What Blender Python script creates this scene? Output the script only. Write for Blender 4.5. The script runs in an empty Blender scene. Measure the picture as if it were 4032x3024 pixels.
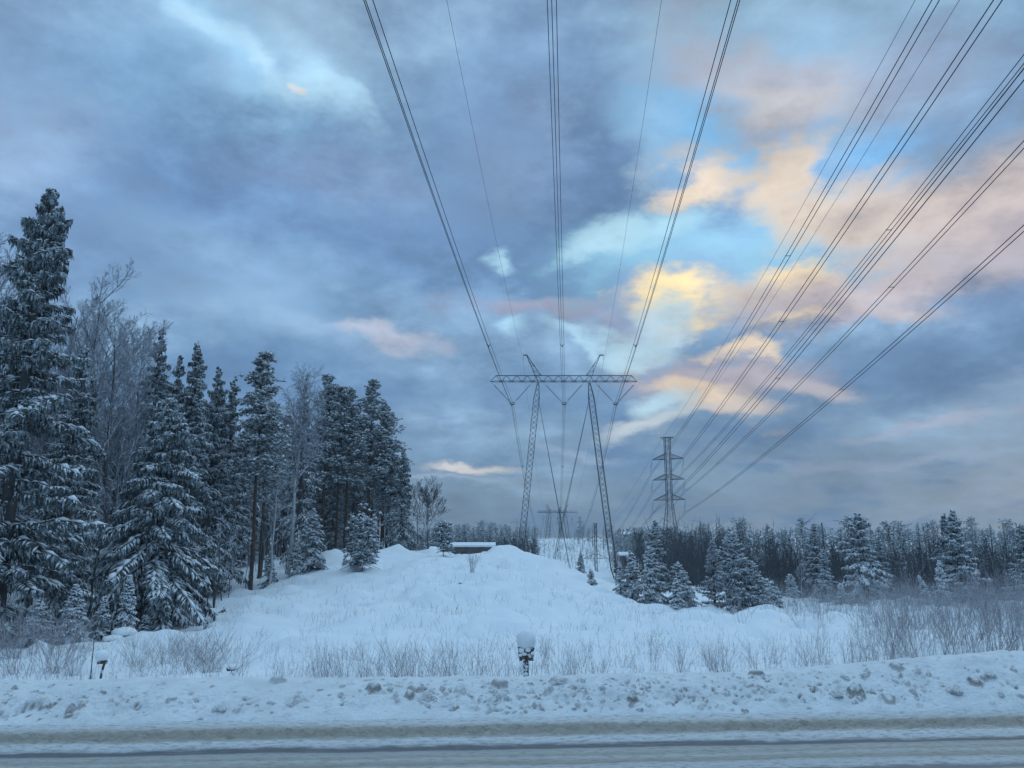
import bpy, math, random
import numpy as np
from mathutils import Vector
R = math.radians
# ------------------------------------------------------------------ camera, sky, sun, exposure
sc = bpy.context.scene
TH = R(11.35); F = 3030.0; CT, ST = math.cos(TH), math.sin(TH); H = 3.2
cd = bpy.data.cameras.new("camera"); cam = bpy.data.objects.new("camera", cd)
sc.collection.objects.link(cam); sc.camera = cam
cam.location = (0, 0, H); cam.rotation_euler = (R(90) + TH, 0, 0)
cd.sensor_width = 36; cd.lens = 36 * F / 4032; cd.clip_end = 9000; cd.clip_start = 0.1
sc.view_settings.view_transform = 'Standard'; sc.view_settings.look = 'None'
sc.view_settings.gamma = 1; sc.view_settings.exposure = 0.0
sc.cycles.volume_step_rate = 4; sc.cycles.max_bounces = 6; sc.cycles.transparent_max_bounces = 4

def lin(r, g, b, k=1.0):
    o = []
    for v in (r, g, b):
        v /= 255.0
        o.append(k * (v / 12.92 if v <= .04045 else ((v + .055) / 1.055) ** 2.4))
    return (*o, 1)

def slope(py):
    d = py - 1512; return (F * ST - d * CT) / (F * CT + d * ST)
def at(px, py, Y):
    d = py - 1512; den = F * CT + d * ST
    return (px - 2016) / den * Y, Y, H + Y * (F * ST - d * CT) / den
def azel(px, py):
    x, y, z = at(px, py, 1.0); z -= H
    return math.atan2(x, y), math.atan2(z, math.hypot(x, y))

world = bpy.data.worlds.new("World"); sc.world = world; world.use_nodes = True
world.cycles.sampling_method = 'MANUAL'; world.cycles.sample_map_resolution = 128
nt = world.node_tree; nt.nodes.clear()
def N(t, **kw):
    n = nt.nodes.new(t)
    for k, v in kw.items(): setattr(n, k, v)
    return n
def LK(a, b): nt.links.new(a, b)
def M(op, a, b=None, c=None):
    n = N('ShaderNodeMath', operation=op)
    for i, v in enumerate((a, b, c)):
        if v is None: continue
        if isinstance(v, (int, float)): n.inputs[i].default_value = v
        else: LK(v, n.inputs[i])
    return n.outputs[0]
tc = N('ShaderNodeTexCoord'); sep = N('ShaderNodeSeparateXYZ'); LK(tc.outputs['Generated'], sep.inputs[0])
X_, Y_, Z_ = sep.outputs
AZ = M('ARCTAN2', X_, Y_); EL = M('ARCSINE', Z_)
zz = M('ADD', M('MAXIMUM', Z_, 0.0), 0.24)
pl = N('ShaderNodeCombineXYZ'); LK(M('DIVIDE', X_, zz), pl.inputs[0]); LK(M('DIVIDE', Y_, zz), pl.inputs[1])
def noise(vec, scale, detail=6, rough=.55, w=0.0, dist=0.0):
    n = N('ShaderNodeTexNoise')
    n.inputs['Scale'].default_value = scale; n.inputs['Detail'].default_value = detail
    n.inputs['Roughness'].default_value = rough
    o = N('ShaderNodeVectorMath', operation='ADD'); LK(vec, o.inputs[0]); o.inputs[1].default_value = (w, w * 1.7, -w)
    LK(o.outputs[0], n.inputs['Vector']); return n
dirv = N('ShaderNodeVectorMath', operation='MULTIPLY'); LK(tc.outputs['Generated'], dirv.inputs[0]); dirv.inputs[1].default_value = (1, 1, 1.9)
nA = noise(dirv.outputs[0], 4.5, 6, .6, 2.3)      # warp
nB = noise(pl.outputs[0], 1.5, 6, .6, 7.1)         # broad cloud decks
nC = noise(dirv.outputs[0], 7.0, 7, .62, 4.4)      # clumps
ae = N('ShaderNodeCombineXYZ'); LK(AZ, ae.inputs[0]); LK(EL, ae.inputs[1])
wv = N('ShaderNodeVectorMath', operation='SUBTRACT'); LK(nA.outputs['Color'], wv.inputs[0]); wv.inputs[1].default_value = (.5, .5, .5)
ws = N('ShaderNodeVectorMath', operation='MULTIPLY'); LK(wv.outputs[0], ws.inputs[0]); ws.inputs[1].default_value = (.17, .14, 0)
wa = N('ShaderNodeVectorMath', operation='ADD'); LK(ae.outputs[0], wa.inputs[0]); LK(ws.outputs[0], wa.inputs[1])
P = wa.outputs[0]
def mix(f, a, b):
    n = N('ShaderNodeMix', data_type='RGBA')
    if isinstance(f, (int, float)): n.inputs[0].default_value = f
    else: LK(f, n.inputs[0])
    for s, v in ((n.inputs[6], a), (n.inputs[7], b)):
        if isinstance(v, tuple): s.default_value = v
        else: LK(v, s)
    return n.outputs[2]
def smooth(v, a, b, lo=0, hi=1):
    n = N('ShaderNodeMapRange', interpolation_type='SMOOTHSTEP'); LK(v, n.inputs[0])
    for i, q in enumerate((a, b, lo, hi)): n.inputs[i + 1].default_value = q
    return n.outputs[0]
SUN_AZ, SUN_EL = R(42), R(9)
sky = N('ShaderNodeTexSky', sky_type='NISHITA', sun_disc=False)
sky.sun_elevation = SUN_EL; sky.sun_rotation = SUN_AZ; sky.air_density = 1.3; sky.dust_density = .6
skm = N('ShaderNodeVectorMath', operation='SCALE'); LK(sky.outputs[0], skm.inputs[0]); skm.inputs['Scale'].default_value = .1
rampn = N('ShaderNodeValToRGB'); LK(smooth(EL, 0.0, 1.0), rampn.inputs[0])
rampn.inputs[0].default_value = 0
cr = rampn.color_ramp; LK(M('MULTIPLY', EL, 1.0), rampn.inputs[0])
while len(cr.elements) < 5: cr.elements.new(.5)
for e, (p_, c_) in zip(cr.elements, ((0.0, (126, 150, 176)), (.10, (112, 142, 176)), (.22, (114, 148, 188)), (.42, (124, 162, 204)), (.80, (156, 184, 204)))):
    e.position = p_; e.color = lin(*c_)
col = rampn.outputs[0]
col = mix(.04, col, skm.outputs[0])
# cloud deck: darker bellies and lighter gaps everywhere
col = mix(smooth(nB.outputs[0], .50, .66, 0, .7), col, lin(152, 184, 218))
col = mix(smooth(nB.outputs[0], .50, .36, 0, .8), col, lin(96, 128, 170))
BL = [  # px, py, rx, ry, tilt, colour, strength, softness
 (60, 150, 380, 300, 0, (118, 144, 184), .7, .9),
 (560, 260, 330, 330, 10, (112, 152, 194), .75, .9),
 (100, 620, 330, 200, 0, (146, 166, 200), .7, .9),
 (1350, 60, 420, 130, 0, (146, 172, 204), .6, .9),
 (900, 170, 460, 130, -32, (146, 190, 226), .9, .9),
 (1230, 300, 260, 90, -35, (172, 208, 236), .95, .8),
 (1000, 200, 160, 50, -40, (180, 212, 236), .8, .8),
 (760, 30, 220, 60, -20, (174, 208, 236), .85, .8),
 (1165, 325, 30, 15, 0, (232, 218, 216), .7, .9),
 (1380, 400, 120, 40, -30, (168, 204, 232), .8, .8),
 (700, 780, 760, 240, 14, (100, 134, 182), .8, .9),
 (900, 1080, 480, 110, -25, (134, 168, 208), .7, .9),
 (1450, 760, 420, 110, -8, (130, 150, 188), .7, .9),
 (1650, 1000, 560, 190, -6, (102, 136, 182), .8, .9),
 (300, 1050, 380, 150, 0, (122, 156, 200), .6, .9),
 (1180, 1290, 420, 60, -10, (146, 178, 214), .7, .9),
 (1480, 1310, 230, 36, -6, (188, 190, 212), .85, .8),
 (1000, 1530, 800, 150, 0, (100, 138, 184), .75, .9),
 (1050, 1780, 900, 80, 0, (112, 144, 184), .6, .9),
 (2000, 200, 500, 330, 0, (114, 144, 188), .7, .9),
 (2100, 620, 420, 220, 0, (122, 144, 182), .7, .9),
 (2420, 650, 330, 210, 20, (94, 122, 162), .9, .8),
 (2330, 1060, 460, 190, 4, (84, 114, 154), 1.0, .7),
 (2150, 1230, 430, 60, -3, (160, 156, 178), .8, .8),
 (2610, 560, 150, 260, 20, (144, 180, 214), .75, .8),
 (2620, 820, 150, 80, 0, (112, 140, 176), .7, .7),
 (2920, 560, 400, 220, -20, (122, 176, 222), .95, .8),
 (3450, 640, 330, 90, -4, (118, 172, 224), .95, .7),
 (2850, 980, 700, 170, 3, (142, 192, 224), 1.0, .8),
 (2600, 930, 330, 60, 10, (172, 212, 234), .8, .9),
 (2390, 935, 130, 80, 15, (178, 214, 236), .9, .8),
 (1980, 1010, 60, 44, 0, (168, 208, 232), .8, .8),
 (3140, 320, 520, 140, -14, (184, 180, 194), .85, .9),
 (3160, 390, 240, 50, -14, (204, 192, 192), .6, .9),
 (3700, 300, 330, 160, -10, (136, 154, 188), .7, .9),
 (2760, 745, 190, 75, 12, (236, 210, 192), 1.0, .6),
 (3110, 700, 250, 90, 25, (216, 196, 186), 1.0, .5),
 (3260, 850, 560, 150, -18, (222, 200, 184), 1.0, .7),
 (3560, 850, 420, 130, -8, (204, 186, 184), .9, .8),
 (3930, 740, 300, 110, 20, (212, 190, 184), .9, .8),
 (3900, 520, 300, 110, 20, (124, 152, 190), .8, .9),
 (3900, 960, 420, 130, 12, (186, 174, 186), .85, .9),
 (2700, 1165, 190, 95, 4, (250, 216, 166), 1.0, .7),
 (2690, 1180, 100, 50, 4, (255, 226, 170), .8, .9),
 (2930, 1160, 200, 70, -4, (204, 186, 182), .85, .8),
 (3130, 1080, 210, 50, -4, (240, 212, 178), 1.0, .6),
 (3420, 1110, 360, 60, 0, (202, 184, 184), .9, .8),
 (3250, 1200, 400, 70, 10, (190, 176, 188), .9, .8),
 (3050, 1255, 150, 30, 8, (224, 200, 184), .95, .6),
 (3520, 1210, 160, 50, -20, (208, 188, 186), .85, .7),
 (3850, 1210, 330, 130, 0, (108, 134, 174), .85, .9),
 (3650, 1430, 560, 130, 0, (100, 130, 170), .85, .9),
 (2880, 1310, 330, 40, 0, (106, 136, 174), .75, .8),
 (2590, 1270, 130, 50, 0, (184, 210, 230), .85, .8),
 (2480, 1350, 170, 50, -5, (184, 212, 230), .95, .8),
 (2300, 1340, 120, 25, -8, (168, 202, 226), .8, .8),
 (1990, 1320, 90, 40, 0, (164, 204, 230), .85, .8),
 (2915, 1350, 160, 34, -10, (226, 200, 178), .95, .6),
 (2800, 1460, 360, 80, 0, (184, 170, 182), .9, .8),
 (2760, 1550, 220, 60, -25, (226, 200, 180), 1.0, .7),
 (2880, 1610, 160, 40, 0, (206, 188, 184), .9, .7),
 (3150, 1490, 180, 40, -14, (196, 186, 194), .8, .8),
 (2570, 1580, 120, 50, 0, (184, 210, 228), .9, .8),
 (2530, 1670, 230, 38, 8, (196, 202, 210), .9, .8),
 (2060, 1500, 300, 90, 0, (102, 136, 176), .7, .9),
 (3700, 1640, 300, 30, 0, (166, 164, 184), .75, .8),
 (3450, 1800, 420, 18, -2, (146, 156, 182), .7, .8),
 (1780, 1862, 160, 24, 3, (214, 206, 208), 1.0, .8),
 (1700, 1910, 300, 14, 0, (156, 172, 196), .7, .8),
 (2260, 1760, 280, 20, -12, (146, 164, 192), .7, .8),
 (3750, 2030, 500, 14, 0, (154, 166, 184), .6, .9),
]
for (px, py, rx, ry, tilt, c_, st, so) in BL:
    a, e = azel(px, py); sx = rx / 3300.0; sy = ry / 3300.0
    m = N('ShaderNodeMapping', vector_type='TEXTURE'); LK(P, m.inputs[0])
    m.inputs['Location'].default_value = (a, e, 0); m.inputs['Rotation'].default_value = (0, 0, R(tilt)); m.inputs['Scale'].default_value = (sx, sy, 1)
    d = N('ShaderNodeVectorMath', operation='LENGTH'); LK(m.outputs[0], d.inputs[0])
    v = M('ADD', d.outputs['Value'], M('MULTIPLY', M('SUBTRACT', nC.outputs[0], .5), 3.4))
    col = mix(smooth(v, 1.1 + so * .7, .85 - so * .75, 0, st), col, lin(*c_, 1.10))
tex = M('ADD', M('MULTIPLY', M('SUBTRACT', nC.outputs[0], .5), 1.0), M('MULTIPLY', M('SUBTRACT', nC.outputs[0], .5), .45))
hi = M('MULTIPLY', M('ADD', tex, 1.09), smooth(EL, .72, 1.2, 1.0, 2.5))
sm = N('ShaderNodeVectorMath', operation='SCALE'); LK(col, sm.inputs[0]); LK(hi, sm.inputs['Scale'])
tn = N('ShaderNodeVectorMath', operation='MULTIPLY'); LK(sm.outputs[0], tn.inputs[0]); tn.inputs[1].default_value = (.93, 1.01, 1.0)
hs = N('ShaderNodeHueSaturation'); hs.inputs['Saturation'].default_value = .95; hs.inputs['Value'].default_value = .97; LK(tn.outputs[0], hs.inputs['Color'])
bg = N('ShaderNodeBackground'); LK(hs.outputs[0], bg.inputs[0]); bg.inputs[1].default_value = 1.0
wo = N('ShaderNodeOutputWorld'); LK(bg.outputs[0], wo.inputs[0])

sl = bpy.data.lights.new("sun", 'SUN'); sl.energy = .2; sl.angle = R(20); sl.color = (1, .86, .72)
so_ = bpy.data.objects.new("sun", sl); sc.collection.objects.link(so_)
so_.rotation_euler = Vector((-math.sin(SUN_AZ) * math.cos(R(18)), -math.cos(SUN_AZ) * math.cos(R(18)), -math.sin(R(18)))).to_track_quat('-Z', 'Y').to_euler()

# ------------------------------------------------------------------ materials
def material(name, base, rough=.8, var=None, vscale=3.0, bump=0.0, bscale=20.0, spec=.3, var2=None, v2=(.55, .62), v2scale=2.0, coord='Object', sss=0.0, detail=6):
    m = bpy.data.materials.new(name); m.use_nodes = True; t = m.node_tree; b = t.nodes['Principled BSDF']
    b.inputs['Roughness'].default_value = rough; b.inputs['Specular IOR Level'].default_value = spec
    b.inputs['Base Color'].default_value = (*base, 1)
    if var or var2 or bump:
        tcn = t.nodes.new('ShaderNodeTexCoord'); cur = None
        if var:
            n = t.nodes.new('ShaderNodeTexNoise'); n.inputs['Scale'].default_value = vscale; n.inputs['Detail'].default_value = detail
            t.links.new(tcn.outputs[coord], n.inputs['Vector'])
            r = t.nodes.new('ShaderNodeMapRange'); r.inputs[1].default_value = .35; r.inputs[2].default_value = .65; t.links.new(n.outputs[0], r.inputs[0])
            x = t.nodes.new('ShaderNodeMix'); x.data_type = 'RGBA'; t.links.new(r.outputs[0], x.inputs[0])
            x.inputs[6].default_value = (*base, 1); x.inputs[7].default_value = (*var, 1); cur = x.outputs[2]
        if var2:
            n = t.nodes.new('ShaderNodeTexNoise'); n.inputs['Scale'].default_value = v2scale; n.inputs['Detail'].default_value = 8; n.inputs['Roughness'].default_value = .65
            t.links.new(tcn.outputs[coord], n.inputs['Vector'])
            r = t.nodes.new('ShaderNodeMapRange'); r.inputs[1].default_value = v2[0]; r.inputs[2].default_value = v2[1]; t.links.new(n.outputs[0], r.inputs[0])
            x = t.nodes.new('ShaderNodeMix'); x.data_type = 'RGBA'; t.links.new(r.outputs[0], x.inputs[0])
            if cur: t.links.new(cur, x.inputs[6])
            else: x.inputs[6].default_value = (*base, 1)
            x.inputs[7].default_value = (*var2, 1); cur = x.outputs[2]
        if cur: t.links.new(cur, b.inputs['Base Color'])
        if bump:
            n = t.nodes.new('ShaderNodeTexNoise'); n.inputs['Scale'].default_value = bscale; n.inputs['Detail'].default_value = 8; n.inputs['Roughness'].default_value = .6
            t.links.new(tcn.outputs[coord], n.inputs['Vector'])
            u = t.nodes.new('ShaderNodeBump'); u.inputs['Strength'].default_value = bump; u.inputs['Distance'].default_value = .1
            t.links.new(n.outputs[0], u.inputs['Height']); t.links.new(u.outputs[0], b.inputs['Normal'])
    return m
SNOW = (.80, .84, .90)
M_snow = material('snow', SNOW, .65, (.74, .79, .87), 1.2, .25, 6, .2)
M_tsnow = material('tree_snow', (.84, .87, .91), .7, (.74, .78, .84), 5)
M_needle = material('spruce_needles', (.032, .047, .044), .8, (.10, .128, .132), 1.4, var2=(.44, .50, .56), v2=(.46, .64), v2scale=5)
M_pine = material('pine_needles', (.048, .072, .068), .8, (.115, .145, .148), 1.4, var2=(.50, .56, .62), v2=(.45, .62), v2scale=4)
M_bark = material('bark', (.06, .057, .058), .9, (.11, .108, .11), 4, var2=(.5, .54, .6), v2=(.62, .68), v2scale=5)
M_pbark = material('pine_bark', (.10, .065, .05), .9, (.08, .06, .052), 2, var2=(.6, .63, .68), v2=(.64, .68), v2scale=7)
M_birch = material('birch_bark', (.55, .56, .58), .8, (.38, .39, .42), 2, var2=(.04, .04, .045), v2=(.60, .64), v2scale=6)
M_twig = material('frosty_twigs', (.17, .175, .20), .9, (.33, .35, .40), 2.5, var2=(.55, .6, .66), v2=(.50, .62), v2scale=6)
M_dtwig = material('bare_twigs', (.05, .053, .063), .9, (.09, .095, .112), 2)
M_stem = material('dry_stems', (.21, .18, .19), .9, (.38, .37, .41), 2, var2=(.6, .63, .68), v2=(.52, .62), v2scale=9)
M_frost = material('frosted_stems', (.24, .225, .235), .9, (.42, .43, .46), 3, var2=(.6, .63, .68), v2=(.54, .64), v2scale=7)
M_steel = material('galvanised_steel', (.022, .027, .035), .6, (.045, .052, .062), 3, spec=.3)
M_ins = material('insulator_glass', (.06, .075, .085), .35, spec=.5)
M_wire = material('conductor', (.02, .022, .03), .6)
M_wood = material('weathered_wood', (.055, .045, .038), .85, (.11, .092, .075), 12, .4, 30, var2=(.78, .82, .88), v2=(.55, .57), v2scale=9)
M_wall = material('house_wall', (.16, .135, .12), .9, (.10, .09, .09), 1.5)
M_dark = material('dark_rock', (.045, .045, .05), .9, (.09, .09, .095), 5, .4, 8)
M_sunlit = material('sunlit_yellow', (.55, .40, .16), .6, (.4, .3, .14), 3)  # sunlight on the slim mast's top bar, put into its base colour

# ------------------------------------------------------------------ mesh helpers
class Acc:
    def __init__(s): s.v = []; s.f = []; s.n = 0
    def add(s, v, f, mat=0):
        s.v.append(np.asarray(v, float).reshape(-1, 3)); s.f.append((np.asarray(f, int) + s.n, mat)); s.n += len(s.v[-1])
def build(name, acc, mats, parent=None, smooth=False, loc=None):
    me = bpy.data.meshes.new(name)
    V = np.concatenate(acc.v); me.vertices.add(len(V)); me.vertices.foreach_set('co', V.astype(np.float32).ravel())
    lt = []; lv = []; mi = []
    for f, m in acc.f:
        lv.append(f.ravel()); lt.append(np.full(len(f), f.shape[1])); mi.append(np.full(len(f), m))
    lv = np.concatenate(lv); lt = np.concatenate(lt); mi = np.concatenate(mi)
    me.loops.add(len(lv)); me.loops.foreach_set('vertex_index', lv.astype(np.int32))
    me.polygons.add(len(lt)); me.polygons.foreach_set('loop_start', (np.cumsum(lt) - lt).astype(np.int32))
    me.polygons.foreach_set('loop_total', lt.astype(np.int32))
    me.polygons.foreach_set('material_index', mi.astype(np.int32))
    me.polygons.foreach_set('use_smooth', np.full(len(lt), smooth))
    for m in (mats if isinstance(mats, (list, tuple)) else [mats]): me.materials.append(m)
    me.update(calc_edges=True); me.validate()
    o = bpy.data.objects.new(name, me); sc.collection.objects.link(o)
    if parent: o.parent = parent
    if loc is not None: o.location = loc
    return o
def tag(o, label=None, cat=None, group=None, kind=None):
    if label: o['label'] = label
    if cat: o['category'] = cat
    if group: o['group'] = group
    if kind: o['kind'] = kind
    return o
def thing(name, loc, label, cat, group=None, rz=0.0, sc3=None):
    o = bpy.data.objects.new(name, None); sc.collection.objects.link(o); o.location = loc; o.rotation_euler = (0, 0, rz)
    o.empty_display_size = .3
    if sc3: o.scale = sc3
    return tag(o, label, cat, group)
KIDS = {}
def copy_tree(root, loc, label, group=None, rz=0.0, s=(1, 1, 1), tilt=(0, 0)):
    c = root.copy(); sc.collection.objects.link(c); c.location = loc; c.rotation_euler = (tilt[0], tilt[1], rz); c.scale = s
    c['label'] = label
    if group: c['group'] = group
    elif 'group' in c: del c['group']
    def rec(o, p):
        for ch in KIDS.get(o.name, []):
            d = ch.copy(); sc.collection.objects.link(d); d.parent = p; rec(ch, d)
    rec(root, c); return c
def kid(parent, o): KIDS.setdefault(parent.name, []).append(o); return o

def frame(d):
    n = np.linalg.norm(d, axis=1, keepdims=True); d = d / np.maximum(n, 1e-9)
    up = np.tile([0, 0, 1.0], (len(d), 1)); up[np.abs(d[:, 2]) > .98] = (1, 0, 0)
    a = np.cross(d, up); a /= np.linalg.norm(a, axis=1, keepdims=True); b = np.cross(a, d); return d, a, b
def tubes(acc, P0, P1, r0, r1, k=4, mat=0, caps=False):
    P0 = np.asarray(P0, float).reshape(-1, 3); P1 = np.asarray(P1, float).reshape(-1, 3); n = len(P0)
    if n == 0: return
    r0 = np.broadcast_to(r0, (n,)).astype(float); r1 = np.broadcast_to(r1, (n,)).astype(float)
    d, a, b = frame(P1 - P0); an = np.arange(k) * 2 * np.pi / k + np.pi / 4
    ca, sa = np.cos(an), np.sin(an)
    ring = a[:, None, :] * ca[None, :, None] + b[:, None, :] * sa[None, :, None]
    V = np.concatenate([P0[:, None] + ring * r0[:, None, None], P1[:, None] + ring * r1[:, None, None]], 1)
    i = np.arange(k); j = (i + 1) % k
    q = np.stack([i, j, j + k, i + k], 1)
    acc.add(V.reshape(-1, 3), (q[None] + (np.arange(n) * 2 * k)[:, None, None]).reshape(-1, 4), mat)
def spind(acc, P0, P1, r, k=4, sq=1.0, mid=.45, mat=0, up=0.0):
    """double-pointed slender bodies (needle sprays, lumps of snow)"""
    P0 = np.asarray(P0, float).reshape(-1, 3); P1 = np.asarray(P1, float).reshape(-1, 3); n = len(P0)
    if n == 0: return
    r = np.broadcast_to(r, (n,)).astype(float); d, a, b = frame(P1 - P0)
    an = np.arange(k) * 2 * np.pi / k + np.pi / k
    ring = a[:, None, :] * np.cos(an)[None, :, None] + b[:, None, :] * (np.sin(an) * sq)[None, :, None]
    Mid = P0 + (P1 - P0) * mid; Mid = Mid + np.array([0, 0, 1.0]) * (np.asarray(up) * np.ones(n))[:, None]
    V = np.concatenate([P0[:, None], P1[:, None], Mid[:, None] + ring * r[:, None, None]], 1)
    i = np.arange(k) + 2; j = (np.arange(k) + 1) % k + 2
    t = np.concatenate([np.stack([np.zeros(k, int), j, i], 1), np.stack([np.ones(k, int), i, j], 1)])
    acc.add(V.reshape(-1, 3), (t[None] + (np.arange(n) * (k + 2))[:, None, None]).reshape(-1, 3), mat)
def loft(acc, pts, rad, k=10, mat=0, jit=0.0, rng=None, cap=True):
    pts = np.asarray(pts, float); n = len(pts); d = np.gradient(pts, axis=0); _, a, b = frame(d)
    an = np.arange(k) * 2 * np.pi / k; rr = np.broadcast_to(rad, (n,))[:, None] * np.ones((1, k))
    if jit: rr = rr * (1 + rng.normal(0, jit, (n, k)))
    V = pts[:, None] + (a[:, None] * np.cos(an)[None, :, None] + b[:, None] * np.sin(an)[None, :, None]) * rr[:, :, None]
    f = []
    for s in range(n - 1):
        for i in range(k):
            j = (i + 1) % k; f.append((s * k + i, s * k + j, (s + 1) * k + j, (s + 1) * k + i))
    acc.add(V.reshape(-1, 3), f, mat)
    if cap:
        c = np.concatenate([V[-1], pts[-1:]]); acc.add(c, [(i, (i + 1) % k, k) for i in range(k)], mat)
def boxes(acc, lo, hi, mat=0):
    x0, y0, z0 = lo; x1, y1, z1 = hi
    acc.add([(x0, y0, z0), (x1, y0, z0), (x1, y1, z0), (x0, y1, z0), (x0, y0, z1), (x1, y0, z1), (x1, y1, z1), (x0, y1, z1)],
            [(0, 3, 2, 1), (4, 5, 6, 7), (0, 1, 5, 4), (1, 2, 6, 5), (2, 3, 7, 6), (3, 0, 4, 7)], mat)

# value noise (numpy)
_rs = np.random.RandomState(7); _G = _rs.rand(256, 256)
def vn(x, y):
    xi = np.floor(x).astype(int); yi = np.floor(y).astype(int); fx = x - xi; fy = y - yi
    fx = fx * fx * (3 - 2 * fx); fy = fy * fy * (3 - 2 * fy)
    g = lambda a, b: _G[a & 255, b & 255]
    return (g(xi, yi) * (1 - fx) + g(xi + 1, yi) * fx) * (1 - fy) + (g(xi, yi + 1) * (1 - fx) + g(xi + 1, yi + 1) * fx) * fy - .5
def fbm(x, y, o=4, g=.5):
    s = 0; a = 1
    for i in range(o): s = s + a * vn(x * 2 ** i + 17.3 * i, y * 2 ** i - 9.1 * i); a *= g
    return s

# ------------------------------------------------------------------ terrain
TYs = np.array([10, 17, 20, 25, 32, 40, 47, 52, 56, 62, 70, 85, 105, 133, 180, 230, 300, 450, 700, 1200, 6000.])
TPX = [-1500, 0, 500, 950, 1250, 1430, 1600, 1750, 1900, 2000, 2100, 2200, 2300, 2400, 2520, 2750, 3050, 3200, 3600, 4032, 5600]
TZ = [
 [0, 0, 0, 0, .1, .3, .5, .7, .9, 1.1, 1.4, 1.6, 1.6, 1, 0, 0, 0, 2, 8, 10, 10],
 [0, -.1, -.05, -.05, .1, .3, .5, .7, .9, 1.1, 1.4, 1.6, 1.6, 1, 0, 0, 0, 2, 8, 10, 10],
 [0, -.1, -.05, -.02, .1, .3, .5, .7, .9, 1.1, 1.4, 1.6, 1.6, 1, 0, 0, 0, 2, 8, 10, 10],
 [0, -.1, -.05, -.02, .1, .2, .5, .9, 1.1, 1.3, 1.6, 1.6, 1.6, 1, 0, 0, 0, 2, 8, 10, 10],
 [0, -.1, -.05, 0, .2, .75, 1.45, 1.95, 2.0, 1.9, 1.8, 1.6, .5, 0, -1, -1, 0, 2, 8, 10, 10],
 [0, -.1, -.05, .05, .35, .9, 1.5, 2.05, 2.35, 2.1, 1.6, .9, -.5, -1, -2, -2, 0, 2, 6, 8, 10],
 [0, -.1, -.05, .05, .4, 1.0, 1.6, 2.1, 2.35, 2.1, 1.2, 0, -2, -3, -3, -3, -1, 2, 5, 6, 10],
 [0, -.1, -.05, .05, .4, 1.0, 1.5, 1.9, 2.05, 1.8, .9, -1, -3, -3.5, -3.5, -3, -1, 2, 5, 6, 10],
 [0, -.1, -.05, .05, .4, 1.0, 1.6, 2.0, 2.2, 2.0, 1.0, -1, -3, -3.5, -3.5, -3, -1, 2, 4, 5, 10],
 [0, -.1, -.05, .05, .4, 1.0, 1.6, 2.1, 2.4, 2.1, 1.1, -1, -3, -3.5, -3.8, -3, -1, 2, 3, 3, 10],
 [0, -.1, -.05, .05, .35, .9, 1.5, 2.0, 2.25, 1.9, .9, -1, -3, -3.5, -4, -3, -.8, 2.2, 2, 2, 8],
 [0, -.1, -.05, .0, .25, .7, 1.1, 1.4, 1.35, 1.0, .2, -1.5, -3, -3.6, -4, -2.5, -.2, 2.4, 2, 2, 8],
 [0, -.1, -.05, .0, .15, .4, .6, .6, .4, 0, -.8, -2, -3.2, -3.8, -4.2, -2.8, -.2, 2.4, 2, 2, 8],
 [0, -.1, -.05, -.05, .05, .2, .25, .1, -.2, -.7, -1.5, -2.6, -3.5, -4, -4.5, -3.5, -1, 2, 3, 3, 8],
 [0, -.1, -.1, -.1, -.15, -.3, -.5, -.8, -1, -1.4, -1.9, -2.6, -3.6, -4.4, -5, -4.5, -3, 0, 4, 4, 8],
 [0, -.1, -.1, -.1, -.25, -.55, -.8, -.9, -1, -1.0, -1.05, -1.3, -4, -5.5, -6, -6, -5, 0, 4, 5, 10],
 [0, -.1, -.1, -.1, -.3, -.6, -.8, -.85, -.9, -1.05, -2.2, -4, -5.5, -6, -6, -6, -5, 0, 5, 6, 10],
 [0, -.1, -.1, -.1, -.3, -.6, -.9, -1.1, -1.3, -1.6, -2.6, -4, -5.5, -6, -6, -6, -5, 0, 5, 6, 10],
 [0, .1, .1, .1, -.1, -.4, -.8, -1.0, -1.3, -1.8, -2.6, -4, -5, -5.5, -6, -6, -5, 0, 5, 6, 10],
 [0, .2, .2, .2, 0, -.3, -.8, -1.0, -1.3, -1.8, -2.6, -4, -5, -5.5, -6, -6, -5, 0, 5, 6, 10],
 [0, .2, .2, .2, 0, -.3, -.8, -1.0, -1.3, -1.8, -2.6, -4, -5, -5.5, -6, -6, -5, 0, 5, 6, 10],
]
TU = (np.array(TPX) - 2016) / 3090.0; TL = np.log(TYs); TZ = np.array(TZ, float)
_gu = np.linspace(TU[0], TU[-1], 260); _gl = np.linspace(TL[0], TL[-1], 420)
_t = np.array([np.interp(_gl, TL, r) for r in TZ]); _t = np.array([np.interp(_gu, TU, _t[:, j]) for j in range(420)]).T
def _blur(a, ax, n):
    for _ in range(n):
        p = np.pad(a, [(1, 1) if i == ax else (0, 0) for i in range(2)], mode='edge')
        a = (p.take(range(0, a.shape[ax]), ax) + 2 * a + p.take(range(2, a.shape[ax] + 2), ax)) / 4
    return a
_t = _blur(_blur(_t, 0, 8), 1, 6)
def base_h(x, y):
    y = np.maximum(y, 1.0); yy = np.maximum(y, 10.0); u = np.clip(x / yy, TU[0], TU[-1] - 1e-6); l = np.clip(np.log(yy), TL[0], TL[-1] - 1e-6)
    a = (u - _gu[0]) / (_gu[1] - _gu[0]); b = (l - _gl[0]) / (_gl[1] - _gl[0]); i = np.clip(a.astype(int), 0, 258); j = np.clip(b.astype(int), 0, 418); a = a - i; b = b - j
    return (_t[i, j] * (1 - a) + _t[i + 1, j] * a) * (1 - b) + (_t[i, j + 1] * (1 - a) + _t[i + 1, j + 1] * a) * b
def gro(x, y, px, Y, sx, sy, h):
    cx = (px - 2016) / 3090 * Y; return h * np.exp(-(((x - cx) / sx) ** 2 + ((y - Y) / sy) ** 2) ** 1.6)
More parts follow.
